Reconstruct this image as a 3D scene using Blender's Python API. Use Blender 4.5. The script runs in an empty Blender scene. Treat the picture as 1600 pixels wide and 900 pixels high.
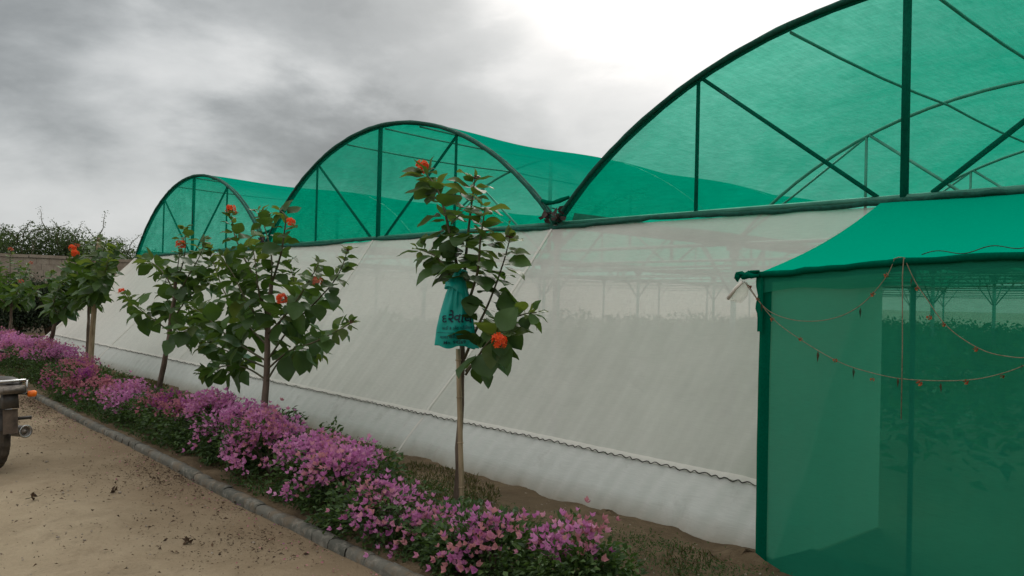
import bpy, math, random
import numpy as np
from mathutils import Vector, Matrix, noise as mnoise
R = math.radians
random.seed(7); rng = np.random.default_rng(7)
sc = bpy.context.scene
col = sc.collection

# ------------------------------------------------------------------ camera
FPX, ROLL, CAMZ = 1250.0, R(1.4), 1.65
PITCH, YAW = R(0.78), R(41.5)
Fh = Vector((-math.cos(YAW), math.sin(YAW), 0)); Rh = Vector((math.sin(YAW), math.cos(YAW), 0)); Uz = Vector((0, 0, 1))
Fc = Fh*math.cos(PITCH)+Uz*math.sin(PITCH); Uc = -Fh*math.sin(PITCH)+Uz*math.cos(PITCH)
ri = Rh*math.cos(ROLL)+Uc*math.sin(ROLL); up = -Rh*math.sin(ROLL)+Uc*math.cos(ROLL)
cam = bpy.data.cameras.new('camera'); camo = bpy.data.objects.new('camera', cam); col.objects.link(camo)
camo.matrix_world = Matrix(((ri.x, up.x, -Fc.x, 0), (ri.y, up.y, -Fc.y, 0), (ri.z, up.z, -Fc.z, CAMZ), (0, 0, 0, 1)))
cam.sensor_width = 36; cam.lens = FPX/1600*36; cam.clip_end = 3000; cam.clip_start = 0.05
sc.camera = camo
O = Vector((0, 0, CAMZ))
def ray(x, y):
    return Fc*FPX+ri*(x-800)-up*(y-450)
def at(x, y, Y):                       # survey of the place: the point of depth plane Y seen at a picture point
    r = ray(x, y); return O+r*((Y-O.y)/r.y)
def atX(x, y, X):
    r = ray(x, y); return O+r*((X-O.x)/r.x)

# ------------------------------------------------------------------ sky, sun, exposure
SUN_AZ = math.atan2(ray(960, 100).y, ray(960, 100).x); SUN_EL = R(36)
sund = Vector((math.cos(SUN_AZ)*math.cos(SUN_EL), math.sin(SUN_AZ)*math.cos(SUN_EL), math.sin(SUN_EL)))
w = bpy.data.worlds.new('World'); sc.world = w; w.use_nodes = True
nt = w.node_tree; N = nt.nodes; L = nt.links; N.clear()
def nd(tree, t, **k):
    n = tree.nodes.new(t)
    for a, b in k.items():
        if a.startswith('i_'): n.inputs[a[2:].replace('_', ' ')].default_value = b
        else: setattr(n, a, b)
    return n
def mth(tree, op, a, b=None, clamp=False):
    n = tree.nodes.new('ShaderNodeMath'); n.operation = op; n.use_clamp = clamp
    for i, v in enumerate((a, b)):
        if v is None: continue
        if isinstance(v, (int, float)): n.inputs[i].default_value = v
        else: tree.links.new(v, n.inputs[i])
    return n.outputs[0]
def mixc(tree, f, a, b, blend='MIX'):
    n = tree.nodes.new('ShaderNodeMix'); n.data_type = 'RGBA'; n.blend_type = blend
    for s, v in ((0, f), (6, a), (7, b)):
        if isinstance(v, (int, float)): n.inputs[s].default_value = v
        elif isinstance(v, tuple): n.inputs[s].default_value = v if len(v) == 4 else (*v, 1)
        else: tree.links.new(v, n.inputs[s])
    return n.outputs[2]
tc = nd(nt, 'ShaderNodeTexCoord')
sep = nd(nt, 'ShaderNodeSeparateXYZ'); L.new(tc.outputs['Generated'], sep.inputs[0])
den = mth(nt, 'ADD', mth(nt, 'MAXIMUM', sep.outputs[2], 0.0), 0.30)
cmb = nd(nt, 'ShaderNodeCombineXYZ')
L.new(mth(nt, 'DIVIDE', sep.outputs[0], den), cmb.inputs[0]); L.new(mth(nt, 'DIVIDE', sep.outputs[1], den), cmb.inputs[1])
mp = nd(nt, 'ShaderNodeMapping'); mp.inputs['Scale'].default_value = (1, 1, 2.1); L.new(tc.outputs['Generated'], mp.inputs[0])
n1 = nd(nt, 'ShaderNodeTexNoise', i_Scale=2.3, i_Detail=10.0, i_Roughness=0.55, i_Distortion=0.15); L.new(mp.outputs[0], n1.inputs['Vector'])
n2 = nd(nt, 'ShaderNodeTexNoise', i_Scale=6.5, i_Detail=10.0, i_Roughness=0.6, i_Distortion=0.25); L.new(mp.outputs[0], n2.inputs['Vector'])
warp = mth(nt, 'MULTIPLY', mth(nt, 'SUBTRACT', n1.outputs[0], 0.5), 0.34)
def blob(px, py, inner, outer, wp=1.0):           # a cloud mass round a compass direction; 1 inside, 0 outside
    d = ray(px, py).normalized()
    v = nd(nt, 'ShaderNodeVectorMath', operation='DOT_PRODUCT'); L.new(tc.outputs['Generated'], v.inputs[0]); v.inputs[1].default_value = d
    a = mth(nt, 'ARCCOSINE', mth(nt, 'MINIMUM', v.outputs['Value'], 1.0))
    a = mth(nt, 'ADD', a, mth(nt, 'MULTIPLY', warp, wp))
    m = nd(nt, 'ShaderNodeMapRange', interpolation_type='SMOOTHERSTEP'); L.new(a, m.inputs[0])
    m.inputs[1].default_value = R(outer); m.inputs[2].default_value = R(inner); m.inputs[3].default_value = 0; m.inputs[4].default_value = 1
    return m.outputs[0]
darkm = mth(nt, 'MAXIMUM', mth(nt, 'MULTIPLY', blob(430, -110, 6, 17, 1.8), 0.85), mth(nt, 'MULTIPLY', blob(-60, -40, 2, 17, 1.8), 1.0))
darkm = mth(nt, 'MAXIMUM', darkm, mth(nt, 'MULTIPLY', blob(430, 110, 1, 11, 2.4), 0.95))
darkm = mth(nt, 'MAXIMUM', darkm, mth(nt, 'MULTIPLY', blob(690, 110, 1, 9, 2.2), 0.6))
brightm = mth(nt, 'MAXIMUM', blob(985, -20, 0.5, 9, 2.0), mth(nt, 'MULTIPLY', blob(1180, 40, 1, 12, 1.5), 0.8))
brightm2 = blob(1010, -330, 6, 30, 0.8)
f1 = mth(nt, 'ADD', mth(nt, 'MULTIPLY', mth(nt, 'SUBTRACT', n1.outputs[0], 0.5), 0.50), mth(nt, 'MULTIPLY', mth(nt, 'SUBTRACT', n2.outputs[0], 0.5), 0.34))
B = mth(nt, 'ADD', 0.555, mth(nt, 'MULTIPLY', f1, 0.75))
B = mth(nt, 'SUBTRACT', B, mth(nt, 'MULTIPLY', darkm, 0.27))
B = mth(nt, 'ADD', B, mth(nt, 'MULTIPLY', brightm, 0.25))
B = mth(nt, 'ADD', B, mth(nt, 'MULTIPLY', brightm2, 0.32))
B = mth(nt, 'MAXIMUM', B, 0.12)
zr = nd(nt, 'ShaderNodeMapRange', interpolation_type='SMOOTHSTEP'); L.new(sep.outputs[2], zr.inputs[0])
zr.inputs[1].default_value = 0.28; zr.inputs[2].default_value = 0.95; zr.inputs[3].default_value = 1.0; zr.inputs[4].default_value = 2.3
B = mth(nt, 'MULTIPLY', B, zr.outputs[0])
tint = mixc(nt, mth(nt, 'MULTIPLY', B, 1.1, True), (0.89, 0.99, 1.03), (1.0, 0.985, 0.965))
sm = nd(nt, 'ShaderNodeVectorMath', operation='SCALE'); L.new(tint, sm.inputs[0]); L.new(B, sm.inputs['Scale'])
sky = nd(nt, 'ShaderNodeTexSky', sky_type='NISHITA', sun_disc=False, sun_elevation=SUN_EL, sun_rotation=math.pi/2-SUN_AZ, dust_density=3.0)
bg1 = nd(nt, 'ShaderNodeBackground', i_Strength=0.06); L.new(sky.outputs[0], bg1.inputs[0])
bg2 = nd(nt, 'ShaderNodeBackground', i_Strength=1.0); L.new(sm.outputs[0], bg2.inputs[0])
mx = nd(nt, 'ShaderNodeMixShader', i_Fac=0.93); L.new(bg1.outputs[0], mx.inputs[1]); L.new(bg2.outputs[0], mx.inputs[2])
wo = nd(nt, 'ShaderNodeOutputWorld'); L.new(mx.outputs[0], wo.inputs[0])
w.cycles.sampling_method = 'MANUAL'; w.cycles.sample_map_resolution = 512
sl = bpy.data.lights.new('sun', 'SUN'); sl.energy = 0.9; sl.angle = R(22); sl.color = (1.0, 0.95, 0.88)
so = bpy.data.objects.new('sun', sl); col.objects.link(so); so.rotation_euler = (-sund).to_track_quat('-Z', 'Y').to_euler(); so.location = (0, 0, 12)
sc.view_settings.view_transform = 'Standard'; sc.view_settings.look = 'None'; sc.view_settings.gamma = 1
sc.view_settings.use_curve_mapping = False; sc.view_settings.exposure = 0.22
cy = sc.cycles; cy.max_bounces = 7; cy.diffuse_bounces = 3; cy.glossy_bounces = 2; cy.transmission_bounces = 5; cy.transparent_max_bounces = 16
cy.use_denoising = True; cy.caustics_reflective = False; cy.caustics_refractive = False; cy.sample_clamp_indirect = 4

# ------------------------------------------------------------------ materials
def ramp(t, src, stops):
    n = t.nodes.new('ShaderNodeValToRGB'); t.links.new(src, n.inputs[0]); e = n.color_ramp.elements
    while len(e) < len(stops): e.new(0.5)
    for el, (p, c) in zip(e, stops): el.position = p; el.color = (*c, 1)
    return n.outputs[0]
def tcoord(t, kind='Object', scale=(1, 1, 1)):
    a = t.nodes.new('ShaderNodeTexCoord'); m = t.nodes.new('ShaderNodeMapping'); m.inputs['Scale'].default_value = scale
    t.links.new(a.outputs[kind], m.inputs[0]); return m.outputs[0]
def noi(t, vec, scale, detail=4, rough=0.55, dist=0.0):
    n = t.nodes.new('ShaderNodeTexNoise'); n.inputs['Scale'].default_value = scale; n.inputs['Detail'].default_value = detail
    n.inputs['Roughness'].default_value = rough; n.inputs['Distortion'].default_value = dist
    if vec is not None: t.links.new(vec, n.inputs['Vector'])
    return n.outputs[0]
def newmat(name):
    m = bpy.data.materials.new(name); m.use_nodes = True; m.node_tree.nodes.clear(); return m, m.node_tree
def out(t, s):
    o = t.nodes.new('ShaderNodeOutputMaterial'); t.links.new(s, o.inputs[0])
def bump(t, h, strength, dist=0.01):
    b = t.nodes.new('ShaderNodeBump'); b.inputs['Strength'].default_value = strength; b.inputs['Distance'].default_value = dist
    t.links.new(h, b.inputs['Height']); return b.outputs[0]
def princ(t, colr, rough=0.7, metal=0.0, spec=0.3, nrm=None):
    p = t.nodes.new('ShaderNodeBsdfPrincipled')
    for k, v in (('Base Color', colr), ('Roughness', rough), ('Metallic', metal), ('Specular IOR Level', spec), ('Normal', nrm)):
        if v is None: continue
        if isinstance(v, (int, float)): p.inputs[k].default_value = v
        elif isinstance(v, tuple): p.inputs[k].default_value = (*v, 1)
        else: t.links.new(v, p.inputs[k])
    return p.outputs[0]
def two(name, a, b, scale=5, rough=0.8, metal=0.0, spec=0.3, stretch=(1, 1, 1), bmp=0.3, bscale=None, lo=0.35, hi=0.65, bdist=0.01):
    m, t = newmat(name); v = tcoord(t, scale=stretch); n = noi(t, v, scale, 6, 0.6)
    c = ramp(t, n, [(lo, a), (hi, b)]); nb = noi(t, v, bscale or scale*4, 5, 0.65)
    out(t, princ(t, c, rough, metal, spec, bump(t, nb, bmp, bdist))); return m
def leafmat(name, dark, light, trans, tfac=0.35, rough=0.45, island=False, spec=0.4, noise_mix=None):
    m, t = newmat(name)
    if island: rnd = t.nodes.new('ShaderNodeNewGeometry').outputs['Random Per Island']
    else: rnd = t.nodes.new('ShaderNodeObjectInfo').outputs['Random']
    c = ramp(t, rnd, [(0.0, dark), (0.7, tuple((a+b)/2 for a, b in zip(dark, light))), (1.0, light)])
    if noise_mix:
        g = t.nodes.new('ShaderNodeNewGeometry'); nn = noi(t, g.outputs['Position'], noise_mix[1], 3)
        nn = mth(t, 'ADD', nn, mth(t, 'MULTIPLY', mth(t, 'SUBTRACT', rnd, 0.5), 0.3))
        f = ramp(t, nn, [(noise_mix[2], (0, 0, 0)), (noise_mix[2]+0.12, (1, 1, 1))]); c = mixc(t, f, c, noise_mix[0])
    v = tcoord(t); c2 = mixc(t, mth(t, 'MULTIPLY', noi(t, v, 9, 3), 0.35), c, (0.0, 0.0, 0.0), 'MIX')
    p = princ(t, c2, rough, 0, spec); tr = t.nodes.new('ShaderNodeBsdfTranslucent')
    if trans is None: t.links.new(c, tr.inputs[0])
    else: tr.inputs[0].default_value = (*trans, 1)
    x = t.nodes.new('ShaderNodeMixShader'); x.inputs[0].default_value = tfac; t.links.new(p, x.inputs[1]); t.links.new(tr.outputs[0], x.inputs[2])
    out(t, x.outputs[0]); return m
def netmat(name, colr, hole, tintc, streak=0.12, transl=0.5, weave=(60, 60, 60), dirt=None, bands=0.0):
    m, t = newmat(name); v = tcoord(t)
    n = noi(t, tcoord(t, scale=weave), 1.0, 3, 0.7); n0 = noi(t, v, 0.7, 4)
    k = mth(t, 'ADD', 1-streak/2, mth(t, 'MULTIPLY', mth(t, 'SUBTRACT', n, 0.5), streak*2))
    k = mth(t, 'ADD', k, mth(t, 'MULTIPLY', mth(t, 'SUBTRACT', n0, 0.5), streak))
    k = mth(t, 'ADD', k, mth(t, 'MULTIPLY', mth(t, 'SUBTRACT', noi(t, tcoord(t, scale=(5, .4, .4)), 1.6, 5, 0.6, 0.5), 0.5), streak*0.4))
    s = t.nodes.new('ShaderNodeVectorMath'); s.operation = 'SCALE'; s.inputs[0].default_value = colr; t.links.new(k, s.inputs['Scale'])
    c = s.outputs[0]
    if dirt:                                   # splashed soil along the foot of the net
        sp = t.nodes.new('ShaderNodeSeparateXYZ'); g = t.nodes.new('ShaderNodeNewGeometry'); t.links.new(g.outputs['Position'], sp.inputs[0])
        hgt = mth(t, 'SUBTRACT', 1.0, mth(t, 'MULTIPLY', sp.outputs[2], 5.0), True)
        f = mth(t, 'MULTIPLY', hgt, mth(t, 'ADD', noi(t, v, 3.5, 7, .7), 0.25), True)
        c = mixc(t, f, c, dirt)
        sm_ = ramp(t, noi(t, v, 1.6, 7, 0.7), [(0.56, (0, 0, 0)), (0.70, (0.42, 0.42, 0.42))]); c = mixc(t, sm_, c, (0.30, 0.29, 0.25))
    d = t.nodes.new('ShaderNodeBsdfDiffuse'); tl = t.nodes.new('ShaderNodeBsdfTranslucent'); t.links.new(c, d.inputs[0]); t.links.new(c, tl.inputs[0])
    x = t.nodes.new('ShaderNodeMixShader'); x.inputs[0].default_value = transl; t.links.new(d.outputs[0], x.inputs[1]); t.links.new(tl.outputs[0], x.inputs[2])
    tp = t.nodes.new('ShaderNodeBsdfTransparent'); tp.inputs[0].default_value = (*tintc, 1)
    y = t.nodes.new('ShaderNodeMixShader'); t.links.new(x.outputs[0], y.inputs[1]); t.links.new(tp.outputs[0], y.inputs[2])
    h = mth(t, 'ADD', hole, mth(t, 'MULTIPLY', mth(t, 'SUBTRACT', n, 0.5), hole*0.5)); h = mth(t, 'ADD', h, mth(t, 'MULTIPLY', mth(t, 'SUBTRACT', noi(t, tcoord(t, scale=(1, 1, 1.6)), 1.3, 6, 0.65, 1.2), 0.5), hole*0.5), True); t.links.new(h, y.inputs[0])
    gg = t.nodes.new('ShaderNodeNewGeometry'); dp = t.nodes.new('ShaderNodeVectorMath'); dp.operation = 'DOT_PRODUCT'
    t.links.new(gg.outputs['Normal'], dp.inputs[0]); t.links.new(gg.outputs['Incoming'], dp.inputs[1])
    cs = mth(t, 'MAXIMUM', mth(t, 'ABSOLUTE', dp.outputs['Value']), 0.08); t.links.new(mth(t, 'POWER', h, mth(t, 'DIVIDE', 1.0, cs)), y.inputs[0])
    out(t, y.outputs[0]); return m
M = {}
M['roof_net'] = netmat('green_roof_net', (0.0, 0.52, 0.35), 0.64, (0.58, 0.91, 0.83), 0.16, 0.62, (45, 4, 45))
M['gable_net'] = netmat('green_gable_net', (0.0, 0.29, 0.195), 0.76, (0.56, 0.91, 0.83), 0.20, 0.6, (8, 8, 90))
M['porch_net'] = netmat('green_porch_net', (0.03, 0.38, 0.245), 0.44, (0.42, 0.80, 0.64), 0.30, 0.4, (14, 14, 160))
M['porch_roof'] = netmat('green_porch_roof_net', (0.0, 0.42, 0.26), 0.08, (0.3, 0.7, 0.5), 0.10, 0.35)
M['green_hem'] = netmat('dark_green_hem', (0.0, 0.13, 0.075), 0.05, (0.2, 0.5, 0.4), 0.3, 0.3)
M['white_net'] = netmat('white_insect_net', (0.86, 0.845, 0.785), 0.37, (0.98, 0.97, 0.93), 0.20, 0.36, (10, 10, 170))
M['skirt'] = netmat('white_skirt_net', (0.72, 0.73, 0.69), 0.05, (1, 1, 1), 0.16, 0.3, (10, 10, 170), dirt=(0.27, 0.2, 0.13))
M['seam'] = netmat('white_seam', (0.88, 0.86, 0.80), 0.12, (1, 1, 1), 0.1, 0.45)
M['side'] = netmat('white_side_net', (0.80, 0.79, 0.73), 0.04, (1, 1, 1), 0.2, 0.3)
M['pipe'] = two('galvanised_pipe', (0.32, 0.30, 0.28), (0.46, 0.43, 0.40), 6, 0.5, 0.6, bmp=0.1)
M['wrap'] = two('pipe_wrapped_in_green_net', (0.0, 0.045, 0.03), (0.004, 0.09, 0.06), 30, 0.8, bmp=0.5)
M['gutter'] = two('gutter_steel', (0.20, 0.17, 0.155), (0.32, 0.28, 0.25), 4, 0.6, 0.3)
M['rust'] = two('rusty_bracket', (0.03, 0.02, 0.018), (0.07, 0.05, 0.042), 30, 0.9)
M['wire'] = two('dark_wire', (0.02, 0.02, 0.018), (0.05, 0.045, 0.04), 40, 0.5, 0.5)
M['bark'] = two('tree_bark', (0.07, 0.05, 0.035), (0.17, 0.13, 0.10), 14, 0.9, stretch=(1, 1, 0.25), bmp=0.8, bscale=40)
M['twig'] = two('green_twig', (0.05, 0.05, 0.025), (0.10, 0.09, 0.05), 14, 0.8)
M['bamboo'] = two('bamboo_stake', (0.19, 0.14, 0.08), (0.34, 0.27, 0.17), 9, 0.6, stretch=(3, 3, 0.5), bmp=0.3)
M['leaf'] = leafmat('broad_leaf', (0.028, 0.072, 0.018), (0.085, 0.165, 0.042), (0.09, 0.17, 0.02), 0.28, 0.5, spec=0.28)
M['leaf_young'] = leafmat('young_leaf', (0.05, 0.09, 0.02), (0.11, 0.16, 0.045), (0.17, 0.24, 0.03), 0.35, 0.45, spec=0.28)
M['flower'] = leafmat('orange_flower', (0.75, 0.06, 0.012), (0.95, 0.16, 0.02), None, 0.3, 0.6, island=True)
M['faded'] = leafmat('faded_orange_flower', (0.35, 0.06, 0.03), (0.5, 0.13, 0.06), None, 0.3, 0.6, island=True)
M['bud'] = two('bud', (0.05, 0.02, 0.02), (0.12, 0.06, 0.04), 50, 0.8)
M['bract'] = leafmat('magenta_bract', (0.50, 0.15, 0.38), (0.84, 0.45, 0.72), None, 0.35, 0.7, island=True, noise_mix=((0.60, 0.26, 0.30), 2.2, 0.54))
M['bract_single'] = leafmat('magenta_bract_single', (0.50, 0.15, 0.38), (0.84, 0.44, 0.70), None, 0.35, 0.7, noise_mix=((0.60, 0.28, 0.30), 2.2, 0.50))
M['bract_pink'] = leafmat('faded_pink_bract', (0.45, 0.16, 0.22), (0.62, 0.28, 0.30), None, 0.35, 0.7, island=True, noise_mix=((0.36, 0.07, 0.30), 2.5, 0.58))
M['bush'] = leafmat('hedge_leaf', (0.022, 0.055, 0.015), (0.09, 0.165, 0.038), (0.08, 0.15, 0.02), 0.25, 0.6, island=True)
M['crop'] = leafmat('crop_leaf', (0.03, 0.07, 0.02), (0.10, 0.17, 0.05), (0.13, 0.22, 0.05), 0.35, 0.6, island=True)
M['thorn'] = leafmat('thorn_bush_leaf', (0.018, 0.04, 0.012), (0.07, 0.11, 0.03), (0.09, 0.15, 0.03), 0.3, 0.7, island=True)
M['darkshrub'] = leafmat('dark_shrub_leaf', (0.008, 0.02, 0.008), (0.03, 0.055, 0.016), (0.03, 0.06, 0.012), 0.2, 0.6, island=True)
M['grass'] = leafmat('dry_grass', (0.045, 0.06, 0.015), (0.20, 0.15, 0.06), (0.12, 0.14, 0.03), 0.25, 0.8, island=True)
M['debris'] = leafmat('dead_leaves', (0.035, 0.02, 0.012), (0.16, 0.10, 0.06), (0.05, 0.03, 0.015), 0.1, 0.9, island=True)
M['rope'] = two('jute_string', (0.15, 0.125, 0.08), (0.27, 0.22, 0.15), 60, 0.95)
M['marigold'] = two('marigold', (0.22, 0.04, 0.02), (0.42, 0.13, 0.04), 30, 0.9)
M['dryleaf'] = two('dried_mango_leaf', (0.02, 0.025, 0.015), (0.06, 0.045, 0.02), 20, 0.9)
# sandy ground
def ground_mat(name, stops, tiny, damp=None):
    m, t = newmat(name); g = t.nodes.new('ShaderNodeNewGeometry').outputs['Position']
    c = ramp(t, noi(t, g, 1.1, 10, 0.72, 0.6), stops)
    c = mixc(t, mth(t, 'MULTIPLY', noi(t, g, 60, 4, 0.8), 0.65), c, tiny); c = mixc(t, ramp(t, noi(t, g, 3.2, 8, 0.75, 0.8), [(0.50, (0, 0, 0)), (0.66, (0.5, 0.5, 0.5))]), c, tuple(x*0.72 for x in stops[0][1]))
    c = mixc(t, ramp(t, noi(t, g, 24, 5, 0.7), [(0.62, (0, 0, 0)), (0.70, (0.6, 0.6, 0.6))]), c, tuple(x*0.45 for x in stops[0][1]))
    if damp:
        sp = t.nodes.new('ShaderNodeSeparateXYZ'); t.links.new(g, sp.inputs[0])
        f = t.nodes.new('ShaderNodeMapRange'); t.links.new(mth(t, 'ADD', sp.outputs[1], mth(t, 'MULTIPLY', mth(t, 'SUBTRACT', noi(t, g, 1.6, 6), 0.5), 1.8)), f.inputs[0])
        f.inputs[1].default_value = 1.1; f.inputs[2].default_value = 2.5; f.inputs[3].default_value = 0; f.inputs[4].default_value = 0.7
        c = mixc(t, f.outputs[0], c, damp)
    h = mth(t, 'ADD', noi(t, g, 9, 8, 0.7), mth(t, 'MULTIPLY', noi(t, g, 70, 4, 0.7), 0.35))
    out(t, princ(t, c, 0.95, 0, 0.15, bump(t, h, 0.9, 0.04))); return m
M['sand'] = ground_mat('sandy_ground', [(0.3, (0.265, 0.21, 0.135)), (0.55, (0.37, 0.305, 0.205)), (0.75, (0.46, 0.39, 0.275))], (0.26, 0.20, 0.13), damp=(0.165, 0.115, 0.068))
M['soil'] = ground_mat('bed_soil', [(0.3, (0.075, 0.052, 0.03)), (0.5, (0.14, 0.10, 0.058)), (0.72, (0.27, 0.20, 0.125))], (0.09, 0.065, 0.04))
m, t = newmat('kerb_cement'); v = tcoord(t); rn = t.nodes.new('ShaderNodeObjectInfo').outputs['Random']
pg = t.nodes.new('ShaderNodeNewGeometry').outputs['Position']
c = mixc(t, rn, (0.085, 0.085, 0.07), (0.125, 0.12, 0.10)); c = mixc(t, ramp(t, noi(t, pg, 14, 6, 0.7), [(0.5, (0, 0, 0)), (0.7, (1, 1, 1))]), c, (0.22, 0.205, 0.17))
c = mixc(t, ramp(t, noi(t, pg, 5, 6, 0.7), [(0.5, (0, 0, 0)), (0.65, (0.7, 0.7, 0.7))]), c, (0.15, 0.11, 0.07))
out(t, princ(t, c, 0.9, 0, 0.2, bump(t, noi(t, pg, 60, 6, 0.7), 0.8, 0.008))); M['kerb'] = m
m, t = newmat('weathered_block'); pg = t.nodes.new('ShaderNodeNewGeometry').outputs['Position']; rn = t.nodes.new('ShaderNodeNewGeometry').outputs['Random Per Island']
c = mixc(t, rn, (0.285, 0.245, 0.20), (0.30, 0.26, 0.21)); c = mixc(t, ramp(t, noi(t, pg, 1.1, 7, 0.7), [(0.42, (0, 0, 0)), (0.62, (0.8, 0.8, 0.8))]), c, (0.17, 0.13, 0.10))
out(t, princ(t, c, 0.95, 0, 0.1, bump(t, noi(t, pg, 20, 5), 0.6, 0.02))); M['block'] = m
M['mortar'] = two('wall_mortar', (0.24, 0.205, 0.165), (0.30, 0.26, 0.21), 3, 0.95)
M['tyre'] = two('tyre_rubber', (0.018, 0.016, 0.014), (0.07, 0.055, 0.04), 12, 0.9, bmp=0.5)
M['blackpaint'] = two('dusty_black_paint', (0.012, 0.012, 0.012), (0.06, 0.05, 0.04), 7, 0.45)
M['plate'] = two('muddy_plate', (0.05, 0.036, 0.027), (0.13, 0.095, 0.07), 9, 0.7)
M['chrome'] = two('worn_chrome', (0.45, 0.45, 0.44), (0.62, 0.62, 0.6), 10, 0.25, 0.9, bmp=0.05)
M['steel'] = two('dull_steel', (0.10, 0.09, 0.08), (0.24, 0.21, 0.18), 12, 0.45, 0.7)
M['orange'] = two('orange_lens', (0.75, 0.13, 0.01), (0.9, 0.22, 0.02), 20, 0.25, bmp=0.1)
M['red'] = two('red_tank_paint', (0.2, 0.01, 0.01), (0.26, 0.02, 0.02), 5, 0.3)
m, t = newmat('teal_polythene'); v = tcoord(t); c = ramp(t, noi(t, v, 6, 4), [(0.3, (0.0, 0.33, 0.28)), (0.7, (0.012, 0.50, 0.43))])
p = princ(t, c, 0.38, 0, 0.5, bump(t, noi(t, tcoord(t, scale=(4, 4, 0.8)), 7, 5), 0.5, 0.02)); tl = t.nodes.new('ShaderNodeBsdfTranslucent'); t.links.new(c, tl.inputs[0])
x = t.nodes.new('ShaderNodeMixShader'); x.inputs[0].default_value = 0.3; t.links.new(p, x.inputs[1]); t.links.new(tl.outputs[0], x.inputs[2]); out(t, x.outputs[0]); M['bag'] = m
M['ink'] = two('dark_ink', (0.005, 0.02, 0.035), (0.01, 0.04, 0.06), 30, 0.5, bmp=0.0)
M['cloth'] = two('white_cloth', (0.55, 0.52, 0.46), (0.72, 0.69, 0.62), 12, 0.9)

# ------------------------------------------------------------------ builders
ORG = {}
def org(o):
    while o is not None:
        if o.name in ORG: return ORG[o.name]
        o = o.parent
    return Vector((0, 0, 0))
def tag(o, label=None, cat=None, group=None, kind=None):
    if label: o['label'] = label
    if cat: o['category'] = cat
    if group: o['group'] = group
    if kind: o['kind'] = kind
    return o
def empty(name, loc, label, cat, group=None, rz=0.0, local=False):
    o = bpy.data.objects.new(name, None); col.objects.link(o); o.location = loc; o.rotation_euler = (0, 0, rz)
    o.empty_display_size = 0.2
    ORG[o.name] = Vector((0, 0, 0)) if local else Vector(loc); return tag(o, label, cat, group)
def link(name, me, parent=None, M4=None):
    o = bpy.data.objects.new(name, me); col.objects.link(o)
    if parent is not None: o.parent = parent
    if M4 is not None: o.matrix_basis = M4
    return o
class MB:
    def __init__(s): s.v = []; s.f = []; s.n = 0
    def add(s, vs, fs):
        vs = np.asarray(vs, float).reshape(-1, 3); s.v.append(vs); k = s.n
        s.f.extend([tuple(i+k for i in f) for f in fs]); s.n += len(vs)
    def box(s, c, d, rot=None, taper=1.0):
        x, y, z = [q/2 for q in d]; p = []
        for sz in (-1, 1):
            k = taper if sz > 0 else 1.0
            for sx, sy in ((-1, -1), (1, -1), (1, 1), (-1, 1)):
                q = Vector((sx*x*k, sy*y*k, sz*z));  q = rot @ q if rot else q; p.append(q+Vector(c))
        s.add([list(q) for q in p], [(0, 3, 2, 1), (4, 5, 6, 7), (0, 1, 5, 4), (1, 2, 6, 5), (2, 3, 7, 6), (3, 0, 4, 7)])
    def tube(s, pts, r, n=6, cap=True, jit=0.0):
        pts = [Vector(p) for p in pts]; m = len(pts)
        rs = r if isinstance(r, (list, tuple)) else [r]*m; vs = []; prev = None
        for i, p in enumerate(pts):
            d = (pts[min(i+1, m-1)]-pts[max(i-1, 0)]); d = d.normalized() if d.length > 1e-9 else Vector((0, 0, 1))
            if prev is None:
                a = d.orthogonal().normalized()
            else:
                a = prev-d*prev.dot(d); a = a.normalized() if a.length > 1e-6 else d.orthogonal().normalized()
            prev = a; b = d.cross(a)
            for k in range(n):
                th = 2*math.pi*k/n; rr = rs[i]*(1+random.uniform(-jit, jit)); vs.append(list(p+(a*math.cos(th)+b*math.sin(th))*rr))
        fs = [(i*n+k, i*n+(k+1) % n, (i+1)*n+(k+1) % n, (i+1)*n+k) for i in range(m-1) for k in range(n)]
        if cap: fs += [tuple(range(n-1, -1, -1)), tuple((m-1)*n+k for k in range(n))]
        s.add(vs, fs)
    def grid(s, P, flip=False):                         # P: rows x cols of points
        P = np.asarray(P, float); a, b = P.shape[:2]
        i, j = np.meshgrid(np.arange(a-1), np.arange(b-1), indexing='ij'); q = (i*b+j).ravel()
        F = np.stack([q, q+1, q+b+1, q+b], 1)
        s.add(P.reshape(-1, 3), [tuple(r) for r in (F[:, ::-1] if flip else F).tolist()])
    def lathe(s, prof, c, axis, n=12):                  # prof: (distance along axis, radius)
        axis = Vector(axis).normalized(); a = axis.orthogonal().normalized(); b = axis.cross(a); vs = []
        for h, r in prof:
            for k in range(n):
                th = 2*math.pi*k/n; vs.append(list(Vector(c)+axis*h+(a*math.cos(th)+b*math.sin(th))*max(r, 1e-4)))
        s.add(vs, [(i*n+k, i*n+(k+1) % n, (i+1)*n+(k+1) % n, (i+1)*n+k) for i in range(len(prof)-1) for k in range(n)])
    def mesh(s, name, mat, off=Vector((0, 0, 0)), smooth=True):
        me = bpy.data.meshes.new(name); V = np.concatenate(s.v)-np.array(off)
        me.from_pydata(V.tolist(), [], s.f); me.materials.append(mat)
        if smooth: me.polygons.foreach_set('use_smooth', [True]*len(me.polygons))
        me.update(); return me
    def build(s, name, mat, parent=None, smooth=True, **tg):
        o = link(name, s.mesh(name, mat, org(parent), smooth), parent); return tag(o, **tg)
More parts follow.
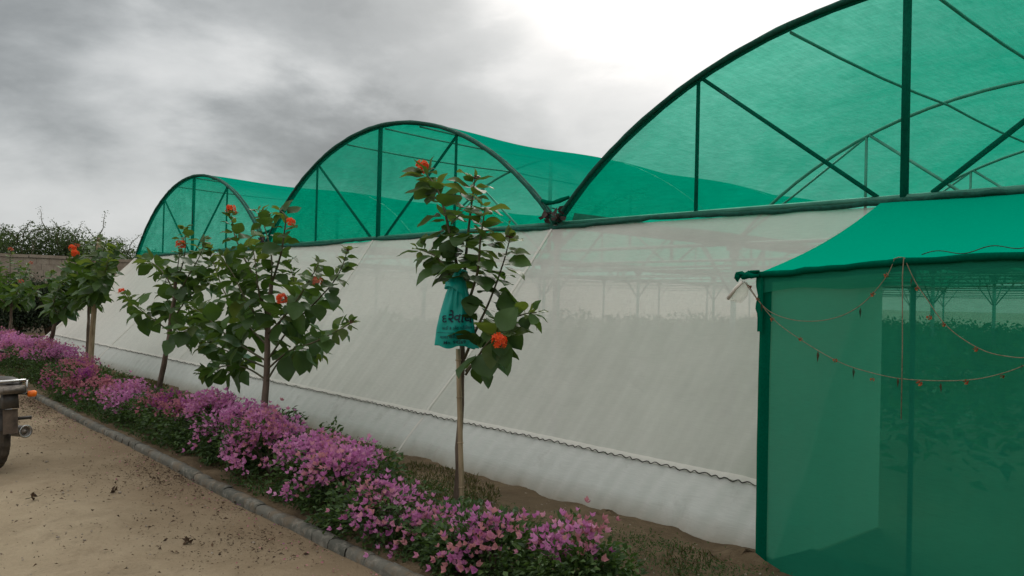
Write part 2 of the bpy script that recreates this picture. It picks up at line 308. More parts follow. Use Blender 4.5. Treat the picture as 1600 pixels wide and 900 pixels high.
def fmesh(name, V, F, mat, off=(0, 0, 0), smooth=False):    # fast mesh from arrays of tris or quads
    V = np.asarray(V, np.float32)-np.asarray(off, np.float32); F = np.asarray(F, np.int32); k = F.shape[1]
    me = bpy.data.meshes.new(name); me.vertices.add(len(V)); me.vertices.foreach_set('co', V.ravel())
    me.loops.add(F.size); me.loops.foreach_set('vertex_index', F.ravel()); me.polygons.add(len(F))
    me.polygons.foreach_set('loop_start', np.arange(0, F.size, k, dtype=np.int32))
    me.polygons.foreach_set('use_smooth', np.full(len(F), smooth)); me.materials.append(mat); me.update(calc_edges=True); return me
def unit(a): return a/np.maximum(np.linalg.norm(a, axis=-1, keepdims=True), 1e-9)
def leaves(P, D, Nn, S, W=0.5, fold=0.12, bend=0.1):
    """many folded diamond leaves: base P, direction D, normal N, length S; two quads folded on the midrib"""
    D = unit(D); X = unit(np.cross(D, Nn)); Nn = np.cross(X, D); S = S[:, None]
    b = P; tip = P+D*S-Nn*S*bend; mid = P+D*S*0.45-Nn*S*fold*0.4
    l1 = P+D*S*0.42+X*S*W*0.5+Nn*S*fold; r1 = P+D*S*0.42-X*S*W*0.5+Nn*S*fold
    V = np.stack([b, l1, tip, r1, mid], 1).reshape(-1, 3); n = len(P); k = (np.arange(n)*5)[:, None]
    F = np.concatenate([k+np.array([[0, 1, 4]]), k+np.array([[1, 2, 4]]), k+np.array([[2, 3, 4]]), k+np.array([[3, 0, 4]])], 0)
    return V, F
def rand_unit(n): return unit(rng.normal(size=(n, 3)))

# ------------------------------------------------------------------ ground
def axis_pts(fine_a, fine_b, step, far):
    f = np.arange(fine_a, fine_b+1e-6, step); lo = fine_a-np.geomspace(step*3, far, 16)[::-1]; hi = fine_b+np.geomspace(step*3, far, 16)
    return np.concatenate([lo, f, hi])
def fbm(X, Y, sc_, seed=0):
    r = np.random.default_rng(seed); Z = np.zeros_like(X); amp = 1.0
    for o in range(5):
        for _ in range(5):
            a = r.uniform(0, 2*math.pi); k = sc_*2**o*r.uniform(0.7, 1.3); Z += amp*np.sin(k*(X*math.cos(a)+Y*math.sin(a))+r.uniform(0, 6.28)+0.8*np.sin(k*0.6*(Y*math.cos(a)-X*math.sin(a))))/5
        amp *= 0.5
    return Z
xs = axis_pts(-17, 1.5, 0.07, 700); ys = axis_pts(-0.5, 2.9, 0.06, 700)
X, Y = np.meshgrid(xs, ys, indexing='ij')
near = np.clip(1-np.abs(Y-1.2)/4, 0, 1)*np.clip(1-np.abs(X+8)/13, 0, 1)
Z = fbm(X, Y, 1.5, 1)*0.018*near+fbm(X, Y, 9, 2)*0.009*near-0.03*np.exp(-((Y-1.2-.15*np.sin(X*.4))/0.22)**2)*near-0.025*np.exp(-((Y+.15-.1*np.sin(X*.5))/0.2)**2)*near
Z = np.where((Y > 2.75) | (Y < -3) | (X < -24), Z-0.01, Z)
P = np.stack([X, Y, Z], -1); g = MB(); g.grid(P); g.build('ground', M['sand'], kind='structure')
KY = 2.63                                            # line of the kerb
bx = np.arange(-27.5, 9.1, 0.07); by = np.arange(KY+0.045, 5.25, 0.09)
X, Y = np.meshgrid(bx, by, indexing='ij')
def bedz(X, Y): return 0.055+0.03*fbm(X, Y, 2.0, 5)+0.022*fbm(X, Y, 9, 6)-0.04*np.clip((Y-4.4)/0.8, 0, 1)
Z = bedz(X, Y); Z[0, :] = -0.02; Z[-1, :] = -0.02; Z[:, -1] = -0.02; Z[:, 0] = 0.035
g = MB(); g.grid(np.stack([X, Y, Z], -1)); g.build('planting_bed', M['soil'], kind='structure')
# kerb of rounded cement bricks
kerb = bpy.data.objects.new('kerb', None); col.objects.link(kerb); kerb.location = (-15, KY, 0); tag(kerb, kind='structure'); ORG['kerb'] = Vector(kerb.location)
def kerb_brick(seed):
    random.seed(seed); g = MB(); Ln = 0.212; prof = [(-0.050, -0.08), (-0.047, 0.032), (-0.037, 0.058), (0.0, 0.067), (0.037, 0.062), (0.047, 0.044), (0.048, -0.08)]
    rows = []
    for x, k in ((-Ln/2, 0.94), (-Ln/2+0.007, 1.0), (0, 1.0), (Ln/2-0.007, 1.0), (Ln/2, 0.94)):
        rows.append([[x+random.uniform(-.002, .002), a*k+random.uniform(-.003, .003), b*(k if b > 0 else 1)+random.uniform(-.003, .003)] for a, b in prof])
    g.grid(rows); n = len(prof); g.f.append(tuple(range(n))); g.f.append(tuple(4*n+i for i in range(n-1, -1, -1)))
    return g.mesh('brick', M['kerb'])
KB = [kerb_brick(s) for s in range(5)]; random.seed(3)
x = -2.2; i = 0
while x > -27.4:
    m4 = Matrix.Translation(Vector((x, KY+0.012*math.sin(x*1.3)+random.uniform(-.004, .004), random.uniform(-.006, .004)))-ORG['kerb']) @ Matrix.Rotation(random.uniform(-.03, .03), 4, 'Z') @ Matrix.Rotation(random.uniform(-.03, .03), 4, 'X')
    link('brick', KB[i % 5], kerb, m4); x -= 0.2145; i += 1

# ------------------------------------------------------------------ greenhouse
YF, HE = 6.15, 2.48
FEET = [-20.9, -13.55, -6.22, 1.13, 8.45]; RISE = 1.6
ROWS = [YF+3.42*k for k in range(10)]; YB = ROWS[-1]
house = empty('net_house', (-13.5, YF, 0), 'long green and white net greenhouse with three arched bays behind the planted bed', 'greenhouse')
def arc(a, b, n=28, k=0.0):
    cx = (a+b)/2; hw = (b-a)/2; Rr = (hw*hw+RISE*RISE)/(2*RISE); th = math.asin(hw/Rr); o = []
    for i in range(n+1):
        t = -th+2*th*i/n; o.append((cx+(Rr+k)*math.sin(t), HE+RISE-Rr+(Rr+k)*math.cos(t)))
    return o
def arcz(x, a, b):
    cx = (a+b)/2; hw = (b-a)/2; Rr = (hw*hw+RISE*RISE)/(2*RISE); return HE+RISE-Rr+math.sqrt(max(Rr*Rr-(x-cx)**2, 0))
pipe_meshes = {}
def part(name, key, fn, mat, loc):
    if key not in pipe_meshes:
        g = MB(); fn(g); pipe_meshes[key] = g.mesh(name, mat)
    return link(name, pipe_meshes[key], house, Matrix.Translation(Vector(loc)-ORG['net_house']))
W0 = FEET[1]-FEET[0]
for ri_, Yr in enumerate(ROWS):
    for b in range(4):
        a0, a1 = FEET[b], FEET[b+1]; first = ri_ == 0
        mw = M['wrap'] if first else M['pipe']; rr = 0.027 if first else 0.021
        part('arch', ('arch', b, first), lambda g: g.tube([(p[0]-a0, 0, p[1]) for p in arc(a0, a1)], rr, 8, jit=0.12 if first else 0), mw, (a0, Yr, 0))
        cx = (a0+a1)/2
        for dx, rad in ((0, 0.033), (-1.87, 0.018), (1.8, 0.018)):
            zz = arcz(cx+dx, a0, a1)
            part('post', ('post', b, dx, first), lambda g: g.tube([(0, 0, HE), (0, 0, zz)], rad, 8), mw, (cx+dx, Yr, 0))
        for sx in (-1, 1):
            z1 = arcz(cx+sx*1.84, a0, a1)
            part('diagonal_brace', ('diag', b, sx, first), lambda g: g.tube([(sx*1.84, 0, z1), (sx*0.2, 0, HE+0.02)], 0.02, 6), mw, (cx, Yr, 0))
            if not first: part('diagonal_brace', ('diag2', b, sx), lambda g: g.tube([(sx*3.6, 0, HE+0.06), (sx*1.84, 0, z1)], 0.014, 6), mw, (cx, Yr, 0))
        part('tie_bar', ('tie', b), lambda g: g.tube([(0, 0, HE), (a1-a0, 0, HE)], 0.026, 8), M['pipe'], (a0, Yr, 0))
        if not first: part('tie_bar', ('tie2', b), lambda g: (g.tube([(0, 0, HE-0.32), (a1-a0, 0, HE-0.30)], 0.015, 6), g.tube([(0.04, 0, HE-0.7), (0.55, 0, HE)], 0.014, 6), g.tube([(a1-a0-.04, 0, HE-0.7), (a1-a0-.55, 0, HE)], 0.014, 6)), M['pipe'], (a0, Yr, 0))
    for fx in FEET:
        part('column', 'column', lambda g: g.tube([(0, 0, -0.1), (0, 0, HE+0.02)], 0.038, 8), M['pipe'], (fx, Yr, 0))
        part('bracket', 'bracket', lambda g: (g.box((0, 0, HE-0.04), (0.22, 0.05, 0.10)), g.box((0, 0, HE-0.14), (0.12, 0.05, 0.12))), M['gutter'], (fx, Yr, 0))
for fx in FEET:                                       # gutters run back along each valley
    part('gutter', 'gutter', lambda g: g.grid([[(-.15, y, HE+0.12), (-.09, y, HE-.02), (.09, y, HE-.02), (.15, y, HE+.12), (.155, y, HE+.12), (.095, y, HE-.03), (-.095, y, HE-.03), (-.155, y, HE+.12)] for y in (0.1, YB-YF)]), M['gutter'], (fx, YF, 0))
for b in range(4):
    a0, a1 = FEET[b], FEET[b+1]; cx = (a0+a1)/2
    for dx in (-0.95, 0.12, 0.98):
        zz = arcz(cx+dx, a0, a1)-0.045
        def pf(g):
            pts = []
            for k in range(len(ROWS)-1):
                for q in range(4): pts.append((0, 3.42*(k+q/4), zz-0.035*math.sin(math.pi*q/4)))
            pts.append((0, 3.42*9, zz)); g.tube(pts, 0.014, 6)
        part('purlin', ('purlin', b, dx), pf, M['pipe'], (cx+dx, YF, 0))
# side braces inside
for fx in FEET[1:-1]:
    for k in range(0, 9):
        part('valley_brace', 'vb', lambda g: (g.tube([(0, 0.0, HE-0.75), (0, 0.75, HE-.02)], 0.014, 6), g.tube([(0, 3.42, HE-0.75), (0, 2.67, HE-.02)], 0.014, 6)), M['pipe'], (fx, ROWS[k], 0))
# cloths
def wob(x, y, s, a, seed): return a*fbm(np.asarray(x, float), np.asarray(y, float), s, seed)
for b in range(4):
    a0, a1 = FEET[b], FEET[b+1]
    # roof net, sagging between the arches and lapping over the front arch
    yy = np.concatenate([[YF-0.035, YF-0.02], np.linspace(YF, YB+0.05, 109)]); pr = arc(a0, a1, 60, 0.018)
    rows = []
    for y in yy:
        s = ((y-YF)/3.42) % 1 if y > YF else 0
        sag = 0.10*math.sin(math.pi*s)**2
        row = []
        for k, (px, pz) in enumerate(pr):
            e = abs(k-30)/30
            zz = pz-sag*(0.35+0.65*e)
            if y < YF: zz += 0.003*math.sin(px*7+b); y_ = y-0.006*math.sin(px*5)
            else: y_ = y
            row.append((px, y_, max(zz, HE+0.02)))
        rows.append(row)
    g = MB(); g.grid(rows); g.build('roof_net', M['roof_net'], house)
    g = MB(); g.tube([(p[0], YF-.05, p[1]) for p in arc(a0, a1, 70, .006)], 0.024, 7, jit=.16); g.build('arch_hem', M['wrap'], house)
    # gable net
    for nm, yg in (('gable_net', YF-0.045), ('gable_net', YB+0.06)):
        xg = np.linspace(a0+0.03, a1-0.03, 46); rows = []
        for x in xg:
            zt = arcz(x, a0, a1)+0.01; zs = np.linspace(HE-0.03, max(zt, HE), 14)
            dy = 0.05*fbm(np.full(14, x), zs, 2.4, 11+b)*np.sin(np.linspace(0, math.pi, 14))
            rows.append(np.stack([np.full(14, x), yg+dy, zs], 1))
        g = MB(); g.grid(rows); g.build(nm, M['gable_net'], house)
# wrapped hem along the eave, slightly lumpy, and the torn gathers at the valleys
g = MB(); g.tube([(x, YF-0.07, HE-0.035+0.012*math.sin(x*2.3)+random.uniform(-.006, .006)) for x in np.arange(-20.95, 8.5, 0.11)], 0.021, 7, jit=0.2)
g.build('eave_hem', M['wrap'], house)
for fx in FEET[1:4]:
    g = MB(); random.seed(int(fx*10))
    for k in range(26):
        c0 = Vector((fx+random.uniform(-.12, .12), YF-0.08+random.uniform(-.05, .05), HE+random.uniform(0.0, .12)+abs(random.gauss(0, .03))))
        d1 = Vector((random.uniform(-1, 1), random.uniform(-.6, .2), random.uniform(-.6, 1))).normalized()*random.uniform(.05, .11); d2 = Vector((random.uniform(-1, 1), random.uniform(-1, 1), random.uniform(-1, 1)))*0.05
        g.add([list(c0), list(c0+d1), list(c0+d1*0.6+d2), list(c0+d2)], [(0, 1, 2, 3)])
    g.build('torn_gather', M['rust'], house)
    g = MB()                                          # rolled roof net bridging the valley
    g.tube([(fx-0.21, YF-0.05, HE+0.27), (fx-0.13, YF-0.05, HE+0.235), (fx-0.03, YF-.05, HE+0.235), (fx+0.08, YF-.05, HE+0.245), (fx+0.21, YF-.05, HE+0.27)], [.016, .026, .022, .026, .016], 7, jit=.3)
    g.build('valley_roll', M['green_hem'], house)
# white side net: slopes out from the eave to the ground
YG = 4.62; XP = -2.68; TH = 0.83
def slope_pt(x, t):
    xb = x+((x+17.2)/3.7*3.6 if x < -17.2 else 0)
    p = Vector((x+(xb-x)*t, YF-0.06+(YG-YF+0.06)*t, (HE-0.055)*(1-t)))
    return p
nrm = Vector((0, -(HE), -(YF-YG))).normalized()*-1
nrm = Vector((0, -HE, (YF-YG))).normalized()
def disp(x, t):
    s = 0.0
    s += 0.014*float(fbm(np.array([x*1.0]), np.array([t*2.5]), 1.4, 21)[0])
    for sx in FEET+[(FEET[i]+FEET[i+1])/2 for i in range(4)]:          # tension folds where the seams run
        d = abs(x-(sx-0.7*t)); s += 0.02*math.exp(-(d/0.14)**2)*(1 if t < TH else .5)
    s -= 0.05*math.sin(math.pi*min(t/TH, 1))                              # sag between eave and hem
    s += 0.0035*math.sin(x*17+4*math.sin(x*1.3)+t*9*math.sin(x*.6))*(0.4+0.6*abs(math.sin(x*.9)))*(0.3+t)+0.003*math.sin((x+.6*t)*53)*(t if t < TH else 1)
    s += 0.018*math.exp(-((x-XP)/.5)**2)*math.sin(t*16+x*5)
    if t > TH: s += 0.007*math.sin(x*33+t*30+2*math.sin(x*3))+0.014*math.sin(math.pi*(t-TH)/(1-TH))+0.012*math.sin(x*5.1+math.sin(x*2))*((t-TH)/(1-TH))
    return s
def net_sheet(xa, xb, t0, t1, nx, ntt, name, mat, off=0.0):
    rows = []
    for x in np.linspace(xa, xb, nx):
        row = []
        for t in np.linspace(t0, t1, ntt): row.append(slope_pt(x, t)+nrm*(disp(x, t)+off))
        rows.append([list(p) for p in row])
    g = MB(); g.grid(rows); return g.build(name, mat, house)
net_sheet(-20.9, XP-0.02, 0, TH, 620, 26, 'front_net', M['white_net'])
net_sheet(-20.9, XP-0.02, TH-0.003, 1.03, 620, 12, 'front_skirt', M['skirt'], 0.004)
net_sheet(1.2, 8.4, 0, TH, 60, 14, 'front_net', M['white_net'])
net_sheet(1.2, 8.4, TH-0.003, 1.03, 60, 6, 'front_skirt', M['skirt'], 0.004)
for xa, xb in ((-20.9, XP-0.02),):
    g = MB(); rows = []
    for x in np.linspace(xa, xb, 620):                # plastic channel that clamps the hem
        rows.append([list(slope_pt(x, t)+nrm*(disp(x, t)+0.012)) for t in (TH-0.020, TH-0.004)])
    g.grid(rows); g.build('clamp_channel', M['seam'], house)
    g = MB(); pts = []; k = 0; x = xb
    while x > xa:
        ph = k % 4; t = TH+.0015*math.sin(k*.37)+(-0.002 if ph == 0 else -0.0065 if ph == 1 else -0.0065 if ph == 2 else -0.001)
        pts.append(slope_pt(x, t)+nrm*(disp(x, TH)+0.022)); x -= (0.028, 0.018, 0.030, 0.012)[ph]*(1+0.3*math.sin(k*.7)); k += 1
    g.tube(pts, 0.0042, 4); g.build('zigzag_wire', M['wire'], house)
for sx in [-6.22, -9.88, -13.55, -17.2]+[-20.3]:
    g = MB(); rows = []
    for t in np.linspace(0.0, 1.0, 26):
        xx = sx-0.72*t; rows.append([list(slope_pt(xx-wd, t)+nrm*(disp(xx-wd, t)+0.009)) for wd in (-.017, .017)])
    g.grid(rows); g.build('net_seam', M['seam'], house)
    g = MB(); g.tube([Vector((sx, YF, HE-.05)), slope_pt(sx-0.72, 0.98)-nrm*0.16], 0.010, 6); g.build('guy_pole', M['pipe'], house)
# left end wall, back wall, right wall
rows = []
for y in np.linspace(0, 1, 40):
    rows.append([[(-20.92-3.58*t)*(1)+0.02*math.sin(y*40), YF-0.06+y*(YB-YF)+(YG-YF)*t*(1-y), (HE-.055)*(1-t)] for t in np.linspace(0, 1.02, 12)])
g = MB(); g.grid(rows); g.build('end_net', M['white_net'], house)
g = MB(); g.grid([[[x, YB+0.04, z] for z in np.linspace(-.05, HE, 3)] for x in np.linspace(-20.9, 8.45, 9)]); g.build('back_net', M['white_net'], house)
g = MB(); g.grid([[[8.5, y, z] for z in np.linspace(-.05, HE, 3)] for y in np.linspace(YF, YB, 9)]); g.build('end_net', M['white_net'], house)

# crops inside
def crop_rows():
    Vs, Fs = [], []; k = 0
    for xr in np.arange(-26+6, 8, 1.15):
        n = 2300 if xr < 1.5 else 500; yv = rng.uniform(7.2, 36.5, n)
        h = 1.0+0.18*np.sin(yv*1.7+xr)+0.12*np.sin(yv*4.3+xr*3); th = rng.uniform(0, 2*np.pi, n); rad = 0.42*np.sqrt(rng.uniform(0, 1, n))
        zz = h*rng.uniform(0.12, 1.0, n)**0.7; P = np.stack([xr+rad*np.cos(th), yv, zz], 1)
        D = np.stack([np.cos(th)+rng.normal(0, .4, n), rng.normal(0, .7, n), rng.uniform(-.3, 1.1, n)], 1)
        Nn = rand_unit(n)+np.array([0, 0, 1.2]); V, F = leaves(P, D, Nn, rng.uniform(0.10, 0.24, n), 0.5); Vs.append(V); Fs.append(F+k); k += len(V)
    return np.concatenate(Vs), np.concatenate(Fs)
V, F = crop_rows(); tag(link('crop_plants', fmesh('crop_plants', V, F, M['crop'])), 'knee to chest high green crop rows growing inside the net greenhouse', 'crop', kind='stuff')
p0 = at(1132, 530, 10.2); p0.z = 0
pal = empty('spiky_plant', p0, 'spiky fan leaved plant inside the greenhouse behind the white net', 'plant')
g = MB(); g.tube([p0, p0+Vector((0, 0, 0.75))], [.06, .045], 7); g.build('stem', M['bark'], pal)
random.seed(4); g = MB()
for k in range(44):
    th = random.uniform(0, 6.28); el = random.uniform(-.1, 1.45); d = Vector((math.cos(th)*math.cos(el), math.sin(th)*math.cos(el), math.sin(el)))
    a = p0+Vector((0, 0, 0.72)); b_ = a+d*random.uniform(.42, .62); s = d.cross(Vector((0, 0, 1))).normalized()*0.014; mdl = a.lerp(b_, .4)
    g.add([list(a), list(mdl+s), list(b_-Vector((0, 0, .03))), list(mdl-s)], [(0, 1, 2, 3)])
g.build('frond', M['crop'], pal)

# ------------------------------------------------------------------ porch of green net
YP = 4.45; XR = 0.55
porch = empty('net_porch', (-1.2, YP, 0), 'dark green net porch with sloping roof joined to the greenhouse at the right', 'porch')
def ptop(x): return 1.83+(x+2.68)*0.072 if x < -1.85 else 1.895+(x+1.85)*0.03
def wall_grid(x0, x1, y, zt, name, mat, nx=40, nz=20, amp=0.012, seed=31, z0=-0.02, fn=None):
    rows = []
    for x in np.linspace(x0, x1, nx):
        zs = np.linspace(z0 if not callable(z0) else z0(x), zt(x), nz); u = (zs-zs[0])/(zs[-1]-zs[0])
        dy = amp*fbm(np.full(nz, x), zs*0.5, 3.2, seed)*np.sin(u*math.pi)
        rows.append(np.stack([np.full(nz, x), y+dy, zs], 1))
    g = MB(); g.grid(rows); return g.build(name, mat, porch)
wall_grid(XP, XR, YP, ptop, 'front_net', M['porch_net'], 90, 40, 0.035)
wall_grid(XP-0.01, XP+0.065, YP-0.012, ptop, 'corner_band', M['green_hem'], 4, 24, 0.02)
wall_grid(XP+0.0, XR, YP-0.022, lambda x: ptop(x)+0.01, 'valance', M['porch_net'], 80, 5, 0.01, 33, z0=lambda x: ptop(x)-0.115-0.018*math.sin(x*3.1)-0.008*math.sin(x*11))
g = MB(); rows = []
for x in np.linspace(XP-0.0, XR, 40):
    rows.append([[x+(0.0)*s, YP-0.03+(YF-YP)*s, (ptop(x)+0.015)*(1-s)+(HE-0.02)*s-0.05*math.sin(math.pi*s)+0.008*math.sin(x*4)] for s in np.linspace(0, 1, 14)])
g.grid(rows); g.build('roof_net', M['porch_roof'], porch)
g = MB(); g.tube([(x, YP-0.03, ptop(x)+0.006+random.uniform(-.004, .004)) for x in np.arange(XP-0.03, XR, 0.08)], 0.020, 7, jit=.15); g.build('roof_hem', M['green_hem'], porch)
g = MB(); rows = [[[XP, y, z] for z in np.linspace(0, ptop(XP)+(HE-.05-ptop(XP))*(y-YP)/(YF-YP), 8)] for y in np.linspace(YP, YF-.03, 16)]
g.grid(rows); g.build('side_net', M['side'], porch)
g = MB(); rows = [[[XR, y, z] for z in np.linspace(0, 1.9+(HE-.05-1.9)*(y-YP)/(YF-YP), 8)] for y in np.linspace(YP, YF-.03, 16)]
g.grid(rows); g.build('side_net', M['porch_net'], porch)
for x, y, zt in ((XP+0.02, YP+0.03, ptop(XP)), (-1.80, YP+0.04, 1.88), (XR-0.02, YP+.03, 1.93)):
    g = MB(); g.tube([(x, y, -.1), (x, y, zt)], 0.014, 8); g.build('post', M['wrap'], porch)
g = MB(); g.tube([(XP, YP+.03, ptop(XP)-.02), (-1.8, YP+.03, ptop(-1.8)-.02), (XR, YP+.03, ptop(XR)-.02)], 0.022, 8); g.build('top_bar', M['wrap'], porch)
g = MB(); g.box((-0.9, YF-0.02, 2.02), (3.2, 0.02, 0.16)); g.build('inner_valance', M['porch_net'], porch)
g = MB(); pts = [at(1440+d, 398-d*0.09-4*math.sin(d/14), YP-0.06) for d in range(0, 175, 6)]; g.tube(pts, 0.003, 4); g.build('loose_wire', M['wire'], porch)
# tattered flap and rag at the corner
g = MB(); rows = []
for k in range(14):
    z = ptop(XP)+0.02-0.028*k; o_ = 0.03*math.sin(k*1.1)+0.006*k*0; wd = 0.055 if k < 10 else 0.035
    rows.append([[XP-0.004-wd*(0.25+0.3*abs(math.sin(k*.55+.4)))*(1 if k < 9 else .7), YP-0.03, z], [XP-0.01, YP-0.045, z], [XP+0.02, YP-0.035, z]])
g.grid(rows); g.build('tattered_flap', M['green_hem'], porch)
g = MB(); c0 = at(1160, 431, YP-0.05); random.seed(6)
for k in range(9):
    a_ = c0+Vector((random.uniform(-.02, .02), random.uniform(-.02, .02), random.uniform(-.015, .015))); q_ = c0+Vector((random.uniform(.0, .12), .0, random.uniform(-.01, .035))); g.tube([a_, a_.lerp(q_, .5)+Vector((random.uniform(-.02, .02), -.01, random.uniform(-.015, .015))), q_], [.012, .017, .008], 6, jit=.35)
for k in range(5):
    a_ = c0+Vector((random.uniform(-.03, .0), -.01, random.uniform(-.01, .01))); g.tube([a_, a_+Vector((random.uniform(-.03, -.01), 0, random.uniform(-.045, -.02)))], [.015, .007], 5, jit=.3)
g.build('corner_knot', M['green_hem'], porch)
rag = empty('white_rag', at(1158, 445, YP-.07), 'torn strip of white net hanging at the corner of the green porch', 'rag')
pa = [(1160, 440), (1150, 450), (1142, 461), (1136, 468)]; pb = [(1172, 446), (1170, 462), (1160, 474), (1142, 470)]; rows = []
for a, b_ in zip(pa, pb):
    A = at(*a, YP-.06); Bp = at(*b_, YP-.03); rows.append([list(A.lerp(Bp, s)+Vector((0, -0.015*math.sin(s*7), 0))) for s in (0, .12, .25, .5, .75, 1)])
g = MB(); g.grid(rows); g.build('cloth', M['white_net'], rag)
g = MB(); g.tube([at(1160, 440, YP-.075), at(1150, 450, YP-.075), at(1137, 467, YP-.075)], 0.011, 6); g.build('rolled_edge', M['cloth'], rag)

# garlands on the porch
def marigold(r):
    g = MB(); random.seed(8)
    for k in range(26):
        d = Vector((random.gauss(0, 1), random.gauss(0, 1), random.gauss(0, .8))).normalized(); s = d.orthogonal().normalized()*r*0.5
        g.add([list(d*r*.2), list(d*r+s*.6), list(d*r*1.15), list(d*r-s*.6)], [(0, 1, 2, 3)])
    return g.mesh('marigold', M['marigold'])
MG = marigold(0.0125)
g = MB(); g.add([(0, 0, 0), (.006, 0, -.02), (.002, .003, -.058), (-.007, 0, -.022)], [(0, 1, 2, 3)]); g.add([(0, 0, 0), (.004, .006, -.018), (.004, .004, -.045), (-.002, .008, -.02)], [(0, 1, 2, 3)]); DL = g.mesh('leaf', M['dryleaf'], smooth=False)
def garland(pts, fl, lv, label):
    P = [at(x, y, YP-0.045) for x, y in pts]; root = empty('flower_garland', P[0], label, 'garland', 'garlands strung on the green porch')
    S = []
    for i in range(len(P)-1):                         # Catmull-Rom
        a, b_, c_, d = P[max(i-1, 0)], P[i], P[i+1], P[min(i+2, len(P)-1)]
        for q in range(6):
            t = q/6; S.append(0.5*((2*b_)+(c_-a)*t+(2*a-5*b_+4*c_-d)*t*t+(3*b_-a-3*c_+d)*t**3))
    S.append(P[-1]); g = MB(); g.tube(S, 0.0024, 5); g.build('string', M['rope'], root)
    for lst, me, nm in ((fl, MG, 'marigold'), (lv, DL, 'leaf')):
        for x, y in lst:
            c0 = at(x, y, YP-0.05); link(nm, me, root, Matrix.Translation(c0-ORG[root.name]) @ Matrix.Rotation(random.uniform(0, 6), 4, 'Z') @ Matrix.Scale(random.uniform(.8, 1.2), 4))
garland([(1163, 440), (1185, 470), (1205, 488), (1235, 499), (1265, 502), (1295, 499), (1325, 489), (1355, 468), (1385, 432), (1398, 404)], [(1184, 467), (1364, 460), (1385, 430), (1171, 448)], [(1190, 473), (1345, 480)], 'upper left string of dried marigolds sagging across the green porch')
garland([(1166, 441), (1205, 495), (1250, 530), (1310, 565), (1360, 582), (1410, 592), (1470, 595), (1520, 593), (1560, 585), (1600, 571), (1660, 540)], [(1207, 499), (1251, 530), (1305, 563), (1363, 593), (1436, 599), (1509, 597), (1566, 588)], [(1278, 548), (1333, 574), (1403, 590), (1470, 598), (1595, 566)], 'long lower string of dried marigolds sagging across both porch panels')
garland([(1413, 403), (1430, 440), (1450, 470), (1475, 505), (1505, 530), (1540, 549), (1575, 557), (1610, 558), (1680, 545)], [(1433, 451), (1452, 496), (1474, 507), (1524, 546)], [(1424, 434)], 'right string of dried marigolds falling from the porch middle post')
g = MB(); g.tube([at(1396, 405, YP-.05), at(1404, 402, YP-.05), at(1412, 402, YP-.05), at(1410, 430, YP-.05), at(1410, 540, YP-.05), at(1408, 655, YP-.05)], 0.0028, 5)
tag(g.build('hanging_string', M['rope']), 'jute string hanging straight down the middle post of the green porch', 'string')

# ------------------------------------------------------------------ boundary wall and thorn bushes
wallx = -33.0
bw = empty('boundary_wall', (wallx, 12, 0), 'weathered beige block wall behind the trees at the far left', 'wall')
g = MB(); g.box((wallx-0.12, 14, 1.35), (0.2, 40, 2.7)); g.build('wall_core', M['mortar'], bw)
g = MB(); random.seed(5)
for r_ in range(13):
    y = -6+(0.2 if r_ % 2 else 0)
    while y < 34:
        ln = random.uniform(.36, .44); g.box((wallx+0.005+random.uniform(0, .012), y+ln/2, 0.105+r_*0.207), (0.04, ln-.007, 0.201)); y += ln
tag(g.build('block_courses', M['block'], bw, smooth=False), kind='stuff')
for y in np.arange(-6, 34, 1.2):
    g = MB(); g.box((wallx-0.1, y+.6, 2.76+random.uniform(-.015, .015)), (0.34, 1.17, 0.11)); g.build('coping_slab', M['block'], bw, smooth=False)
def thorn(p, h, wx, wy, seed, label, name='thorn_bush', mat='thorn', n=15000, wisp=14, lf=(.05, .13), group='thorn bushes beyond the wall', cat='bush'):
    random.seed(seed); r = np.random.default_rng(seed); root = empty(name, p, label, cat, group); p = Vector(p)
    g = MB(); tips = []
    for k in range(9):
        th = random.uniform(0, 6.28); q = p+Vector((math.cos(th)*wx*.8, math.sin(th)*wy*.8, h*random.uniform(.5, .9))); mid = p.lerp(q, .5)+Vector((0, 0, h*.15))
        g.tube([p, mid, q], [.05, .03, .012], 5); tips.append(q)
    g.build('trunk', M['bark'], root)
    nc = 26; C = np.stack([r.normal(0, wx*.42, nc), r.normal(0, wy*.42, nc), h*r.uniform(.25, .86, nc)], 1); C[:, :2] = np.clip(C[:, :2], [-wx, -wy], [wx, wy])
    ci = r.integers(0, nc, n); P = C[ci]+r.normal(0, 1, (n, 3))*np.array([.28*wx, .30*wy, .085*h]); P[:, 2] = np.clip(P[:, 2], .02, h*1.0); P += np.array(p)
    V, F = leaves(P, unit(r.normal(size=(n, 3))), unit(r.normal(size=(n, 3)))+np.array([0, 0, .8]), r.uniform(*lf, n), .5)
    tag(link('foliage', fmesh('foliage', V, F, M[mat], p), root), kind='stuff')
    if wisp:
        g = MB(); PP = []
        for k in range(wisp):
            a = p+Vector((random.uniform(-wx, wx)*.7, random.uniform(-wy, wy), h*random.uniform(.72, .92))); d = Vector((random.uniform(-.5, .5), random.uniform(-1, 1), random.uniform(.35, 1.1))).normalized(); pts = [a]
            ln = random.uniform(.5, 1.25)
            for q in range(7):
                d = (d+Vector((random.uniform(-.3, .3), random.uniform(-.4, .4), random.uniform(-.35, .18)))).normalized(); pts.append(pts[-1]+d*ln/6)
            g.tube(pts, [.026, .024, .021, .018, .016, .014, .011, .008], 4)
            for q in range(1, 8):
                for _ in range(9): PP.append(pts[q]+Vector((random.gauss(0, .05), random.gauss(0, .06), random.gauss(0, .05))))
        g.build('branch', M['twig'], root)
        PP = np.array([list(q) for q in PP]); n = len(PP)
        V, F = leaves(PP, unit(r.normal(size=(n, 3))), unit(r.normal(size=(n, 3))), r.uniform(.04, .085, n), .45)
        tag(link('twig_leaves', fmesh('twig_leaves', V, F, M[mat], p), root), kind='stuff')
